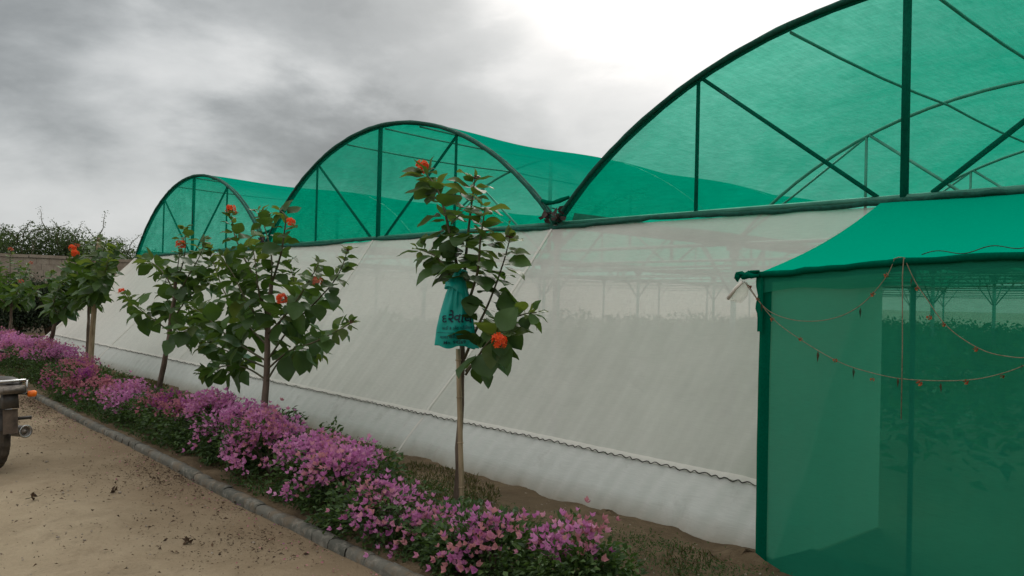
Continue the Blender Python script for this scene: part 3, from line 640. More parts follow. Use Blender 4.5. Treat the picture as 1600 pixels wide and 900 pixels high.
tl = ['tall thorn bush with bare arching twigs, at the left picture edge beyond the wall', 'wispy thorn bush second from the left beyond the wall', 'thorn bush with upright twigs beyond the middle of the wall', 'lower green thorn bush beyond the wall, next to the arch', 'small rounded thorn bush beyond the wall, touching the greenhouse roofline']
for i, (px, py, hh, wy) in enumerate([(-25, 350, 3.9, 1.5), (45, 340, 4.1, 1.4), (105, 345, 4.0, 1.2), (160, 345, 3.8, 1.1), (205, 375, 3.3, 1.0)]):
    q = atX(px, 440, -36.0-0.4*(i % 2)); thorn((q.x, q.y, 0), hh, 1.3, wy, 50+i, tl[i], wisp=16 if i < 4 else 5)
for i, (px, hh, lab) in enumerate([(-20, 2.0, 'dark leafy shrub at the left picture edge in front of the wall'), (30, 2.1, 'dark leafy shrub behind the thin staked tree at far left'), (75, 1.9, 'dark leafy shrub behind the leaning trunk, in front of the wall'), (118, 1.85, 'dark leafy shrub beside the sloping end of the white net')]):
    q = atX(px, 510, -30.5); thorn((q.x, q.y, 0), hh, 0.8, 0.75, 70+i, lab, 'dark_shrub', 'darkshrub', 5200, 0, (.06, .14), 'dark shrubs in front of the wall', 'shrub')

# ------------------------------------------------------------------ flowering trees
def leaf_mesh(seed, wd, mat):
    random.seed(seed); g = MB(); ns = [0, .12, .3, .5, .7, .87, 1.0]; hw = [0.03, .24, .40, .42, .32, .17, 0.0]; rows = []
    droop = random.uniform(.10, .28); cup = random.uniform(.05, .14); tw = random.uniform(-.1, .1)
    for s, h in zip(ns, hw):
        h *= wd; z = -droop*s*s+0.04*math.sin(s*9+seed); zz = z+cup*h*2+random.uniform(-.012, .012)
        rows.append([[-h, s-0.03*h, zz-tw*h], [-h*.5, s, z+cup*h*.6], [0, s, z-.012], [h*.5, s, z+cup*h*.6], [h, s-.03*h, zz+tw*h]])
    g.grid(rows); g.add([(-.012, -.22, .01), (.012, -.22, .01), (.012, .02, 0), (-.012, .02, 0)], [(0, 1, 2, 3)])
    return g.mesh('leaf', mat)
LM = [leaf_mesh(i, 0.95+0.1*(i % 3), M['leaf']) for i in range(6)]; LY = [leaf_mesh(20+i, 0.85, M['leaf_young']) for i in range(3)]
def flower_mesh(name, mat, n, r):
    random.seed(n); g = MB()
    for k in range(n):
        d = Vector((random.gauss(0, 1), random.gauss(0, 1), random.gauss(.35, .7))).normalized(); c0 = d*r*random.uniform(.55, 1); s = d.orthogonal().normalized(); q = d.cross(s)
        pr = r*.33
        for a in range(5):
            th = a*1.2566+k; e = (s*math.cos(th)+q*math.sin(th)); e2 = (s*math.cos(th+.5)+q*math.sin(th+.5)); e3 = (s*math.cos(th-.5)+q*math.sin(th-.5))
            g.add([list(c0), list(c0+e3*pr*.8+d*pr*.4), list(c0+e*pr*1.2+d*pr*.45), list(c0+e2*pr*.8+d*pr*.4)], [(0, 1, 2, 3)])
    return g.mesh(name, mat, smooth=False)
FM = flower_mesh('flower_cluster', M['flower'], 38, .055); FF = flower_mesh('flower_cluster', M['faded'], 12, .05)
g = MB(); random.seed(2)
for k in range(9):
    d = Vector((random.gauss(0, 1), random.gauss(0, 1), random.uniform(.2, 1.4))).normalized(); g.tube([(0, 0, 0), d*.022], .0022, 4); g.lathe([(.018, .001), (.022, .006), (.030, .006), (.035, .001)], (0, 0, 0), d, 5)
BM = g.mesh('bud_cluster', M['bud'])
def leaf_at(root, p, d, s, young=False, nz=None):
    d = d.normalized(); n = Vector((0, 0, 1)) if nz is None else nz
    n = (n+Vector((random.gauss(0, .3), random.gauss(0, .3), 0))); x = d.cross(n).normalized(); n = x.cross(d)
    m = Matrix(((x.x, d.x, n.x), (x.y, d.y, n.y), (x.z, d.z, n.z))).to_4x4()
    me = random.choice(LY if young else LM); b0 = Vector((0, 0.22*s, 0))
    link('leaf', me, root, Matrix.Translation(p-ORG[root.name]) @ m @ Matrix.Scale(s, 4) @ Matrix.Translation((0, .2, 0)))
def tree(label, base, trunk, shoots, Yt, lsize, seed, flowers=(), name='flowering_tree', rt=0.035, density=1.0, spread=.18):
    """trunk, shoots: survey points (x, y, dY) of the stems in the tree's own depth plane"""
    random.seed(seed); root = empty(name, base, label, 'tree', 'young orange flowering trees in the planted bed')
    T = [Vector(base)+Vector((0, 0, -.05))]+[at(x, y, Yt+d) for x, y, d in trunk]
    T2 = []
    for i in range(len(T)-1):
        for q in range(4): T2.append(T[i].lerp(T[i+1], q/4)+Vector((random.gauss(0, .003), random.gauss(0, .003), 0)))
    T2.append(T[-1]); n = len(T2); g = MB(); g.tube(T2, [rt*(1-.55*i/n) for i in range(n)], 9, jit=.08); g.build('trunk', M['bark'], root)
    gb = MB(); count = 0
    for sh in shoots:
        pts = [at(x, y, Yt+d) for x, y, d in sh['p']]; S = []
        for i in range(len(pts)-1):
            a, b_, c_, d = pts[max(i-1, 0)], pts[i], pts[i+1], pts[min(i+2, len(pts)-1)]
            for q in range(8):
                t = q/8; S.append(0.5*((2*b_)+(c_-a)*t+(2*a-5*b_+4*c_-d)*t*t+(3*b_-a-3*c_+d)*t**3))
        S.append(pts[-1]); m = len(S); r0 = sh.get('r', .011); gb.tube(S, [r0*(1-.7*i/m) for i in range(m)], 6)
        Ls = [0]
        for i in range(1, m): Ls.append(Ls[-1]+(S[i]-S[i-1]).length)
        tot = Ls[-1]; s0 = sh.get('s', .25)*tot; step = lsize*.21/density; pos = s0; th = random.uniform(0, 6.28)
        while pos < tot:
            i = max(j for j in range(m) if Ls[j] <= pos); i = min(i, m-2); f = (pos-Ls[i])/max(Ls[i+1]-Ls[i], 1e-6); p = S[i].lerp(S[i+1], f); ax = (S[i+1]-S[i]).normalized()
            u = pos/tot; th += 2.4+random.uniform(-.5, .5); a = ax.orthogonal().normalized(); b_ = ax.cross(a); o = a*math.cos(th)+b_*math.sin(th)
            o = (o+Vector((0, 0, -.05-.55*(1-u)+random.uniform(-.2, .35)))+ax*(.25+.6*max(0, u-.6)))
            sz = lsize*random.uniform(.55, 1.22)*(1.08-.62*max(0, u-.55)/.45*sh.get('taper', 1))
            if any((p+o.normalized()*sz*.7-c_).length < r_ for c_, r_ in AVOID): pos += step*.5; continue
            leaf_at(root, p, o, sz, young=(u > .8 and random.random() < .5) or random.random() < .06); pos += step*random.uniform(.7, 1.3)*(0.55 if u > .75 else 1); count += 1
        for k in range(3): leaf_at(root, S[-1], ax*.6+Vector((random.gauss(0, 1), random.gauss(0, 1), .3)), lsize*.38, young=True)
        if sh.get('bud'): link('bud_cluster', BM, root, Matrix.Translation(S[-1]-ORG[root.name]))
    gb.build('branches', M['twig'], root)
    for x, y, d, s, kd in flowers:
        c0 = at(x, y, Yt+d); link('flower_cluster', FF if kd else FM, root, Matrix.Translation(c0-ORG[root.name]) @ Matrix.Rotation(random.uniform(0, 6), 4, 'Z') @ Matrix.Scale(s, 4))
        # stalk to the nearest point below
    return root
Y1 = 3.5
AVOID = [(at(738, 480, Y1-.22), .12), (at(735, 530, Y1-.22), .12), (at(700, 535, Y1-.3), .12), (at(713, 465, Y1-.25), .13), (at(713, 505, Y1-.25), .17), (at(712, 485, Y1-.4), .14), (at(779, 533, Y1-.28), .08), (at(661, 258, Y1), .07)]
B1 = at(714, 820, Y1); B1.z = 0.03
tree('young tree with a teal printed bag tied to its trunk, two orange flowers', B1, [(717, 700, 0), (722, 560, 0), (724, 450, 0)],
     [dict(p=[(724, 470, 0), (716, 425, 0), (704, 370, -.02), (692, 320, 0), (680, 290, -.02), (664, 270, 0)], r=.014, s=.15, taper=.45),
      dict(p=[(724, 450, 0), (728, 400, .05), (733, 350, .05), (738, 310, .03), (742, 280, .03)], r=.013, s=.08, bud=1, taper=.5),
      dict(p=[(724, 470, 0), (700, 425, -.1), (680, 400, -.12), (655, 390, -.12)], s=.35, taper=.4),
      dict(p=[(722, 500, 0), (745, 430, -.1), (750, 380, -.12), (755, 345, -.1), (758, 325, -.1)], s=.15, taper=.5),
      dict(p=[(726, 560, 0), (742, 520, -.03), (765, 470, .0), (785, 415, .02), (797, 372, .02)], r=.011, s=.22, bud=1, taper=.6),
      dict(p=[(728, 580, 0), (765, 540, .03), (790, 505, .05), (815, 492, .05), (838, 488, .05)], r=.011, s=.25),
      dict(p=[(728, 585, 0), (748, 555, -.1), (768, 530, -.15), (790, 525, -.15)], r=.010, s=.3, taper=.3)],
     Y1, .185, 11, [(660, 261, 0, 1.0, 0), (779, 533, -.27, .95, 0)], rt=.03, density=1.25)
st = empty('bamboo_stake', B1+Vector((.06, -.04, 0)), 'split bamboo stake tied against the trunk of the tree with the bag', 'stake')
g = MB(); A = at(722, 800, Y1-.05); Bt = at(716, 545, Y1-.05); g.tube([A.lerp(Bt, k/8)-Vector((0, 0, .12 if k == 0 else 0)) for k in range(9)], [.020, .018, .0185, .018, .0185, .0175, .018, .017, .017], 8, jit=.06); g.build('cane', M['bamboo'], st)
for k in (.15, .42, .7, .93):
    g = MB(); c0 = A.lerp(Bt, k); g.lathe([(-.006, .018), (-.003, .022), (.003, .022), (.006, .018)], c0, Bt-A, 9); g.build('node_ring', M['bamboo'], st)
AVOID = [(at(439, 467, Y1-.3), .08), (at(361, 325, Y1), .06)]
B2 = at(413, 690, Y1); B2.z = 0.03; B2.x = -7.62
tree('widest young tree, centre of the bed, covered in broad leaves with orange flowers', B2, [(414, 640, 0), (417, 560, 0), (419, 500, 0), (424, 440, 0)],
     [dict(p=[(419, 500, 0), (400, 440, 0), (380, 400, 0), (366, 365, 0), (361, 335, 0)], r=.014, s=.2),
      dict(p=[(424, 445, 0), (424, 400, .05), (415, 360, .05), (405, 330, .05)], s=.1),
      dict(p=[(424, 445, 0), (438, 400, 0), (444, 365, 0), (446, 338, 0), (436, 328, 0)], r=.013, s=.08),
      dict(p=[(420, 520, 0), (448, 490, -.1), (470, 460, -.1), (488, 430, -.1), (498, 412, -.1)], s=.25),
      dict(p=[(420, 560, 0), (455, 510, .1), (500, 465, .1), (528, 430, .1), (543, 392, .1)], s=.35, bud=1),
      dict(p=[(420, 575, 0), (450, 550, -.05), (490, 535, -.08), (525, 518, -.08), (548, 505, -.08)], s=.3, bud=1),
      dict(p=[(420, 590, 0), (440, 560, .15), (465, 545, .2), (500, 550, .2)], s=.35, taper=.3),
      dict(p=[(418, 565, 0), (385, 545, -.1), (350, 520, -.15), (322, 495, -.15), (300, 480, -.15)], r=.012, s=.2, taper=.5),
      dict(p=[(418, 595, 0), (385, 575, 0), (350, 572, 0), (325, 582, 0), (312, 584, 0)], s=.3),
      dict(p=[(418, 540, 0), (380, 500, .1), (350, 455, .15), (335, 415, .15), (325, 390, .15)], r=.012, s=.2),
      dict(p=[(419, 520, 0), (385, 470, -.2), (365, 430, -.22), (345, 400, -.22)], s=.2),
      dict(p=[(420, 500, 0), (405, 460, -.2), (400, 420, -.25), (395, 385, -.25)], s=.15),
      dict(p=[(420, 530, 0), (440, 500, .2), (460, 450, .25), (450, 410, .25)], s=.2),
      dict(p=[(418, 575, 0), (370, 555, .15), (335, 540, .2), (310, 530, .2)], s=.3, taper=.4)],
     Y1, .185, 12, [(361, 327, 0, 1.0, 0), (440, 467, -.18, 1.0, 0), (454, 347, -.03, .8, 0), (494, 440, -.15, 1.0, 1)], rt=.042, density=1.0)
B3 = at(245, 650, Y1); B3.z = 0.03
tree('leaning young tree left of the widest one, orange flowers at three tips', B3, [(250, 600, 0), (262, 540, 0), (270, 480, 0), (276, 430, 0)],
     [dict(p=[(276, 440, 0), (278, 415, 0), (281, 395, 0)], s=.1),
      dict(p=[(276, 440, 0), (286, 410, .05), (290, 380, .05), (287, 358, .05)], s=.1),
      dict(p=[(268, 520, 0), (248, 505, -.05), (225, 488, -.08), (206, 472, -.08), (194, 460, -.08)], r=.010, s=.35, bud=1),
      dict(p=[(274, 460, 0), (258, 430, -.05), (240, 412, -.05), (222, 408, -.05)], s=.3, bud=1),
      dict(p=[(274, 470, 0), (295, 430, 0), (312, 400, .05), (320, 375, .05)], s=.15),
      dict(p=[(270, 500, 0), (290, 470, .1), (310, 450, .15), (330, 440, .2)], s=.2, taper=.4),
      dict(p=[(270, 505, 0), (262, 470, .15), (258, 450, .2), (262, 420, .2)], s=.15, taper=.4),
      dict(p=[(266, 530, 0), (284, 520, -.05), (300, 512, -.1), (305, 500, -.1)], s=.25, taper=.4)],
     Y1, .20, 13, [(282, 382, -.02, 1.05, 0), (190, 455, -.08, .85, 0), (364, 330, .3, .0001, 0)], rt=.042)
B4 = at(138, 585, Y1); B4.z = 0.03
tree('bushy young tree on a tall bamboo stake near the end of the net', B4+Vector((-.12, 0.05, 0)), [(136, 560, .05), (138, 500, .05), (140, 450, .05)],
     [dict(p=[(141, 470, 0), (142, 430, 0), (148, 395, 0), (152, 372, 0)], s=.1),
      dict(p=[(141, 470, 0), (160, 430, .1), (175, 400, .1), (185, 385, .1)], s=.1), dict(p=[(141, 450, 0), (150, 420, -.12), (160, 395, -.15), (166, 378, -.15)], s=.1),
      dict(p=[(141, 475, 0), (125, 440, -.1), (118, 415, -.1), (115, 395, -.1)], s=.1),
      dict(p=[(141, 470, 0), (155, 445, -.15), (165, 425, -.2), (168, 405, -.2)], s=.1, taper=.4),
      dict(p=[(141, 480, 0), (130, 465, .1), (112, 455, .1), (100, 440, .1)], s=.2, taper=.4),
      dict(p=[(141, 470, 0), (134, 430, .2), (130, 405, .2), (132, 380, .2)], s=.1)],
     Y1, .205, 14, [(113, 388, -.1, 1.2, 0), (117, 396, -.12, 1.2, 0), (120, 384, -.1, .9, 1)], rt=.035, density=1.5)
g = MB(); A = at(139, 578, Y1+.02); A.z = -.05; Bt = at(155, 372, Y1+.02); g.tube([A.lerp(Bt, k/10)+Vector((.01*math.sin(k*1.3), 0, 0)) for k in range(11)], [.055, .048, .045, .043, .043, .041, .040, .038, .036, .034, .033], 9, jit=.05)
tag(g.build('bamboo_stake', M['bamboo']), 'tall pale bamboo stake rising through the bushy tree near the net end', 'stake')
B5 = at(72, 570, Y1); B5.z = 0.03
tree('young tree with a strongly leaning pale trunk before the dark shrubs', B5, [(76, 545, 0), (84, 515, 0), (90, 485, 0)],
     [dict(p=[(90, 490, 0), (95, 460, 0), (100, 435, 0), (108, 412, 0)], s=.1), dict(p=[(90, 490, 0), (80, 460, 0), (78, 440, 0), (82, 425, 0)], s=.1),
      dict(p=[(90, 490, 0), (108, 475, 0), (122, 465, 0), (130, 455, 0)], s=.1), dict(p=[(90, 490, 0), (98, 470, .2), (115, 450, .2), (118, 430, .2)], s=.1),
      dict(p=[(90, 492, 0), (84, 475, -.2), (90, 455, -.2), (95, 440, -.2)], s=.1)],
     Y1, .20, 15, [], rt=.055)
B6 = at(13, 552, Y1); B6.z = 0.03
tree('thin young tree with red flowers at the far left edge', B6, [(14, 540, 0), (17, 500, 0), (18, 470, 0)],
     [dict(p=[(18, 475, 0), (16, 440, 0), (16, 410, 0), (17, 396, 0)], s=.05), dict(p=[(18, 475, 0), (30, 450, 0), (40, 430, 0), (44, 415, 0)], s=.1),
      dict(p=[(18, 475, 0), (6, 450, 0), (0, 430, 0), (-4, 410, 0)], s=.1), dict(p=[(18, 480, 0), (34, 468, .2), (48, 460, .2), (55, 450, .2)], s=.1),
      dict(p=[(18, 480, 0), (4, 470, -.2), (-6, 460, -.2), (-14, 450, -.2)], s=.1), dict(p=[(18, 478, 0), (22, 450, .2), (28, 425, .2), (28, 410, .2)], s=.1)],
     Y1, .21, 16, [(17, 390, 0, 1.2, 1), (49, 411, 0, .9, 1), (32, 440, -.2, 1.2, 1)], rt=.045)

# ------------------------------------------------------------------ bougainvillea hedge
def bract_geo(P, up_, size, r):
    Vs, Fs = [], []; k = 0; n = len(P); U = unit(up_); A = unit(np.cross(U, unit(r.normal(size=(n, 3))))); Bv = np.cross(U, A)
    for q in range(3):
        th = q*2.094; D = A*math.cos(th)+Bv*math.sin(th); V, F = leaves(P, D*.8+U*.75+r.normal(0, .22, (n, 3)), U-D*.2, size, .72, .16, -.18); Vs.append(V); Fs.append(F+k); k += len(V)
    return np.concatenate(Vs), np.concatenate(Fs)
def single_flower(seed):
    r = np.random.default_rng(seed); V, F = bract_geo(np.zeros((1, 3)), np.array([[0, 0, 1.]]), np.array([.036]), r); return fmesh('flower', V, F, M['bract_single'])
SF = [single_flower(i) for i in range(3)]
def bush(x, y, h, wx, wy, seed, label, dens=1.0, pink=False, singles=0, nleaf=1500):
    r = np.random.default_rng(seed); random.seed(seed); h *= r.uniform(.74, 1.06); wy *= 1.1; base = Vector((x+r.uniform(-.08, .08), y-.14+r.uniform(-.08, .04), 0.04)); root = empty('bougainvillea_bush', base, label, 'bush', 'bougainvillea hedge along the kerb')
    g = MB()
    for k in range(7):
        th = random.uniform(0, 6.28); q = base+Vector((math.cos(th)*wx*.7, math.sin(th)*wy*.7, h*.75)); g.tube([base, base.lerp(q, .5)+Vector((0, 0, h*.12)), q], [.010, .007, .004], 5)
    g.build('stems', M['bark'], root)
    nc = 22; C = np.stack([r.uniform(-1, 1, nc)*wx*.8, r.uniform(-1, 1, nc)*wy*.8, h*r.uniform(.12, .82, nc)], 1)
    ci = r.integers(0, nc, nleaf); P = C[ci]+unit(r.normal(size=(nleaf, 3)))*r.uniform(.3, 1, (nleaf, 1))*np.array([.17, .15, .13]); P[:, 2] = np.clip(P[:, 2], .015, h*1.02)
    D = unit(P-np.array([0, 0, h*.35]))+r.normal(0, .55, (nleaf, 3)); V, F = leaves(P, D, unit(r.normal(size=(nleaf, 3)))*.7+np.array([0, 0, 1]), r.uniform(.028, .058, nleaf), .58)
    tag(link('foliage', fmesh('foliage', V+np.array(base), F, M['bush'], base), root), kind='stuff')
    ns = int(23*dens); PP = []; hc = np.stack([r.uniform(-1, 1, 4)*wx*.9, r.uniform(-1.15, .7, 4)*wy], 1); UU = []
    for k in range(ns):
        th = r.uniform(0, 6.28); ra = math.sqrt(r.uniform(0, 1)); cx_, cy_ = wx*ra*math.cos(th), wy*ra*math.sin(th); j = r.integers(0, 4); cx_ = cx_*.45+hc[j, 0]*.55; cy_ = cy_*.45+hc[j, 1]*.55; ra = min(1.1, math.hypot(cx_/wx, cy_/wy)); cz = h*(1.0-.50*ra**2)*r.uniform(.86, 1.08)
        m = int(r.integers(12, 26)); q = r.normal(0, 1, (m, 3))*np.array([.062, .062, .040])+np.array([cx_, cy_, cz]); PP.append(q); UU.append(q-np.array([cx_*.6, cy_*.6, cz-.12])+r.normal(0, .04, (m, 3)))
    if PP:
        PP = np.concatenate(PP); UU = unit(np.concatenate(UU)); k = min(singles, len(PP))
        # the flowers that face the path are separate pieces
        order = np.argsort(PP[:, 1]-0.3*PP[:, 0]-.5*PP[:, 2]); PP = PP[order]; UU = UU[order]
        for i in range(k):
            u = Vector(UU[i]); link('flower', SF[i % 3], root, Matrix.Translation(Vector(PP[i])) @ u.to_track_quat('Z', 'Y').to_matrix().to_4x4() @ Matrix.Rotation(random.uniform(0, 6), 4, 'Z') @ Matrix.Scale(random.uniform(.7, 1.2), 4))
        if k < len(PP):
            V, F = bract_geo(PP[k:], UU[k:], r.uniform(.024, .043, len(PP)-k), r)
            tag(link('flowers', fmesh('flowers', V+np.array(base), F, M['bract_pink' if pink else 'bract'], base), root), kind='stuff')
    return root
ordn = ['nearest', 'second', 'third', 'fourth', 'fifth', 'sixth', 'seventh', 'eighth', 'ninth', 'tenth', 'eleventh', 'twelfth', 'thirteenth', 'fourteenth', 'fifteenth', 'sixteenth', 'seventeenth', 'eighteenth', 'nineteenth', 'twentieth', 'twenty-first', 'twenty-second', 'twenty-third', 'twenty-fourth', 'twenty-fifth', 'twenty-sixth', 'twenty-seventh', 'twenty-eighth', 'twenty-ninth', 'thirtieth']
BS = [(-2.98, 3.30, .40, .24, .24, .35, 1), (-3.46, 3.12, .33, .34, .26, .55, 0), (-3.98, 3.2, .31, .38, .28, .55, 0), (-4.58, 3.18, .36, .42, .32, .8, 0), (-5.20, 3.25, .44, .44, .36, 1.4, 0),
      (-5.85, 3.28, .46, .44, .38, 1.5, 0), (-6.5, 3.3, .48, .46, .38, 1.7, 0), (-7.2, 3.3, .54, .46, .38, 1.7, 0), (-7.95, 3.3, .54, .46, .38, 1.6, 0), (-8.6, 3.2, .46, .44, .36, .9, 1),
      (-9.3, 3.15, .40, .44, .32, .8, 1), (-10.1, 3.2, .42, .46, .34, .9, 0), (-10.9, 3.3, .50, .46, .36, .9, 0), (-11.7, 3.25, .46, .46, .36, .7, 1), (-12.5, 3.3, .5, .5, .38, .9, 1),
      (-13.3, 3.35, .52, .5, .4, .8, 1), (-14.1, 3.4, .58, .5, .4, 1.0, 1), (-15.0, 3.4, .58, .52, .42, 1.1, 0), (-15.9, 3.4, .6, .55, .42, 1.5, 0), (-16.9, 3.4, .6, .55, .45, 1.2, 0), (-17.9, 3.4, .62, .6, .45, 1.7, 0),
      (-18.9, 3.4, .6, .6, .5, 1.9, 0), (-20.0, 3.4, .6, .6, .5, 1.9, 0), (-21.2, 3.4, .58, .65, .5, 1.9, 0), (-22.5, 3.4, .55, .65, .5, 1.8, 0), (-23.8, 3.4, .5, .65, .5, 1.6, 0)]
for i, (x, y, h, wx, wy, dn, pk) in enumerate(BS):
    look = ('sparse faded pink' if pk and dn < 1 else 'faded pink' if pk else 'thick magenta' if dn > 1.2 else 'loose magenta')
    bush(x, y, h, wx, wy, 100+i, f'{look} flowering bougainvillea, {ordn[i]}{" bush" if i == 0 else ""} from the near end of the kerb hedge', dn, bool(pk), 110 if i < 3 else (150 if i < 6 else 0), 2300 if i < 9 else 1700)

# grass and weeds on the bed, dead leaves on the path
def tufts():
    Vs = []; n = 60000; x = rng.uniform(-24, -1.5, n); y = rng.uniform(2.85, 4.6, n); dn = fbm(x, y, 1.3, 9)+fbm(x, y, 4, 10)*.4+.45*np.exp(-((x+3.0)/.8)**2); keep = dn > -.05+0.5*np.clip((y-4.2)/.4, 0, 1); x = x[keep]; y = y[keep]; n = len(x)
    P = np.stack([x, y, bedz(x, y)-.005], 1); D = np.stack([rng.normal(0, .55, n), rng.normal(0, .55, n), np.ones(n)], 1); return leaves(P, D, rand_unit(n), rng.uniform(.02, .06, n), .16)
V, F = tufts(); tag(link('grass', fmesh('grass', V, F, M['grass'])), 'sparse drying grass on the soil between the hedge and the white net', 'grass', kind='stuff')
def weeds():
    n = 5200; c = np.array([(-11.6, 4.2), (-10.7, 4.1), (-7.3, 4.45), (-3.3, 4.2), (-3.0, 3.9), (-2.7, 4.1), (-4.3, 3.9), (-5.3, 3.95), (-9.6, 4.1)]); ci = rng.integers(0, len(c), n)
    x = c[ci, 0]+rng.normal(0, .25, n); y = c[ci, 1]+rng.normal(0, .10, n); P = np.stack([x, y, bedz(x, y)+rng.uniform(0, .05, n)], 1)
    return leaves(P, rand_unit(n)+np.array([0, 0, .5]), rand_unit(n)+np.array([0, 0, 1]), rng.uniform(.010, .028, n), .4)
def foot():
    n = 9000; x = rng.uniform(-22, -2.6, n); y = KY+.09+np.abs(rng.normal(0, .13, n)); k = fbm(x, y, 2.5, 77)+rng.normal(0, .2, n) > -.15; x, y = x[k], y[k]; n = len(x)
    P = np.stack([x, y, bedz(x, y)+rng.uniform(0, .09, n)*np.clip((y-KY)/.2, .1, 1)], 1); return leaves(P, rand_unit(n)+np.array([0, -.3, .5]), rand_unit(n)+np.array([0, 0, 1]), rng.uniform(.015, .045, n), .5)
V, F = foot(); tag(link('hedge_undergrowth', fmesh('hedge_undergrowth', V, F, M['bush'])), 'low leafy undergrowth between the hedge and the kerb', 'weeds', kind='stuff')
V, F = weeds(); tag(link('low_weeds', fmesh('low_weeds', V, F, M['bush'])), 'low green weeds creeping on the bed soil near the net', 'weeds', kind='stuff')
def debris():
    n = 24000; y = KY-.07-np.abs(rng.normal(0, .75, n))*rng.uniform(.05, 1, n); x = -1.5-rng.uniform(0, 1, n)**1.3*17
    k = (fbm(x, y, 2.2, 44)+rng.normal(0, .25, n) > 0.12); x, y = x[k], y[k]
    m = 1300; x = np.concatenate([x, rng.uniform(-14, -2, m)]); y = np.concatenate([y, rng.uniform(-.5, 2.6, m)]); n = len(x)
    P = np.stack([x, y, rng.uniform(.012, .03, n)], 1); D = np.stack([rng.normal(size=n), rng.normal(size=n), rng.normal(0, .25, n)], 1); S = rng.uniform(.004, .022, n)*np.where(rng.uniform(size=n) < .12, 1.9, 1)
    return leaves(P, D, np.array([0, 0, 1.])+rng.normal(0, .5, (n, 3)), S, .5, .12, .12)
V, F = debris(); tag(link('dead_leaves', fmesh('dead_leaves', V, F, M['debris'])), 'dry brown leaves and crumbs scattered on the sandy path along the kerb', 'leaf litter', kind='stuff')
def pebbles():
    g = MB(); random.seed(9)
    for k in range(900):
        if k < 600: x, y, z = random.uniform(-14, -2), random.uniform(-.3, 2.65), .004
        else: x = random.uniform(-13, -2); y = random.uniform(3.7, 4.6); z = float(bedz(np.array([x]), np.array([y]))[0])
        s = random.uniform(.003, .009)*(1.8 if random.random() < .06 else 1); g.lathe([(-s*.5, s*.2), (-s*.2, s), (s*.4, s*.8), (s*.7, s*.1)], (x, y, z), (random.uniform(-.3, .3), random.uniform(-.3, .3), 1), 5)
    return g
tag(pebbles().build('pebbles', M['block']), 'small pale pebbles and clods scattered on path and bed', 'pebbles', kind='stuff')
random.seed(31)
for i, (px, py, lab) in enumerate([(180, 767, 'curled dry twig lying on the sandy path below the kerb'), (40, 782, 'forked dry twig on the path in front of the motorcycle'), (290, 853, 'dry twig with curled leaf near the bottom of the path')]):
    r_ = ray(px, py); p = O+r_*(-CAMZ/r_.z); p.z = .012; a = random.uniform(0, 3); root_ = empty('dry_twig', p, lab, 'twig', 'dry twigs on the path')
    ln = random.uniform(.10, .17); q = [p]; a2 = a
    for b_ in range(7): a2 += random.uniform(-.5, .6); q.append(q[-1]+Vector((math.cos(a2), math.sin(a2), random.uniform(-.1, .12)))*ln/6); q[-1].z = max(q[-1].z, .008)
    g = MB(); g.tube(q, [.003, .0028, .0026, .0024, .002, .002, .0015, .001], 5); g.build('stalk', M['dryleaf'], root_)
    g = MB(); V, F = leaves(np.array([list(q[2])]*3+[list(q[4])]*2), rng.normal(0, 1, (5, 3))+np.array([0, 0, .4]), rng.normal(0, 1, (5, 3)), np.full(5, .05), .5, .3); g.add(V, [tuple(f) for f in F.tolist()]); g.build('curled_leaf', M['debris'], root_)
def petals():
    n = 700; y = np.where(rng.uniform(size=n) < .5, KY-.06-np.abs(rng.normal(0, .22, n)), KY+.1+rng.uniform(0, 1.1, n)); x = rng.uniform(-15, -2.4, n); z = np.where(y < KY, .012, bedz(x, y)+.01)
    return leaves(np.stack([x, y, z], 1), rng.normal(0, 1, (n, 3))*np.array([1, 1, .25]), np.array([0, 0, 1.])+rng.normal(0, .4, (n, 3)), rng.uniform(.012, .024, n), .7, .15)
V, F = petals(); tag(link('fallen_petals', fmesh('fallen_petals', V, F, M['bract_pink'])), 'fallen pink bracts scattered on soil and path beside the kerb', 'petals', kind='stuff')
# clods
for i, (px, py, s, lab) in enumerate([(948, 812, .075, 'reddish lump of soil lying at the foot of the white net'), (1165, 890, .16, 'brown clod of earth at the foot of the green porch corner')]):
    r_ = ray(px, py); p = O+r_*(-CAMZ/r_.z); p.z = .03; g = MB(); rows = []
    for a in range(9):
        th = math.pi*a/8; rows.append([[p.x+s*1.3*math.sin(th)*math.cos(q*.5236)*(1+.22*math.sin(q*2.3+a*1.7)), p.y+s*math.sin(th)*math.sin(q*.5236)*(1+.2*math.sin(q*1.7+a)), p.z+s*.55*math.cos(th)*(1+.15*math.sin(q+a*2))] for q in range(13)])
    g.grid(rows); tag(g.build('earth_clod', M['soil']), lab, 'clod')

# ------------------------------------------------------------------ teal bag on the first tree
bagp = at(716, 436, Y1-.13); lx = Rh.copy(); ly = Fh.copy()      # hangs square to the path
bag = empty('plastic_bag', bagp, 'teal plastic shopping bag with dark printed lettering tied to the tree trunk', 'bag')
PXM = 1/223.0
prof = [(-.02, .03, .03), (.02, .045, .04), (.05, .062, .05), (.10, .080, .058), (.18, .100, .062), (.26, .118, .06), (.34, .132, .05), (.42, .138, .035), (.468, .142, .016)]
def bsurf(u, z):                                        # u in [-1, 1] across the front, z below the knot
    zs = [p[0] for p in prof]; wv = np.interp(z, zs, [p[1] for p in prof]); dv = np.interp(z, zs, [p[2] for p in prof]); cxv = np.interp(z, [0, .2, .47], [0, -.006, -.012])
    fold = .013*math.sin(u*15+1+z*4)*max(.12, 1-z/.36)+.007*math.sin(u*6+z*24)*min(1, z*5)+.0015*math.sin(u*19-z*31)
    y = -dv*math.sqrt(max(1-u*u, 0))-fold*(1-u*u); return bagp+lx*(cxv+u*wv)+ly*y-Vector((0, 0, z))
g = MB(); rows = []
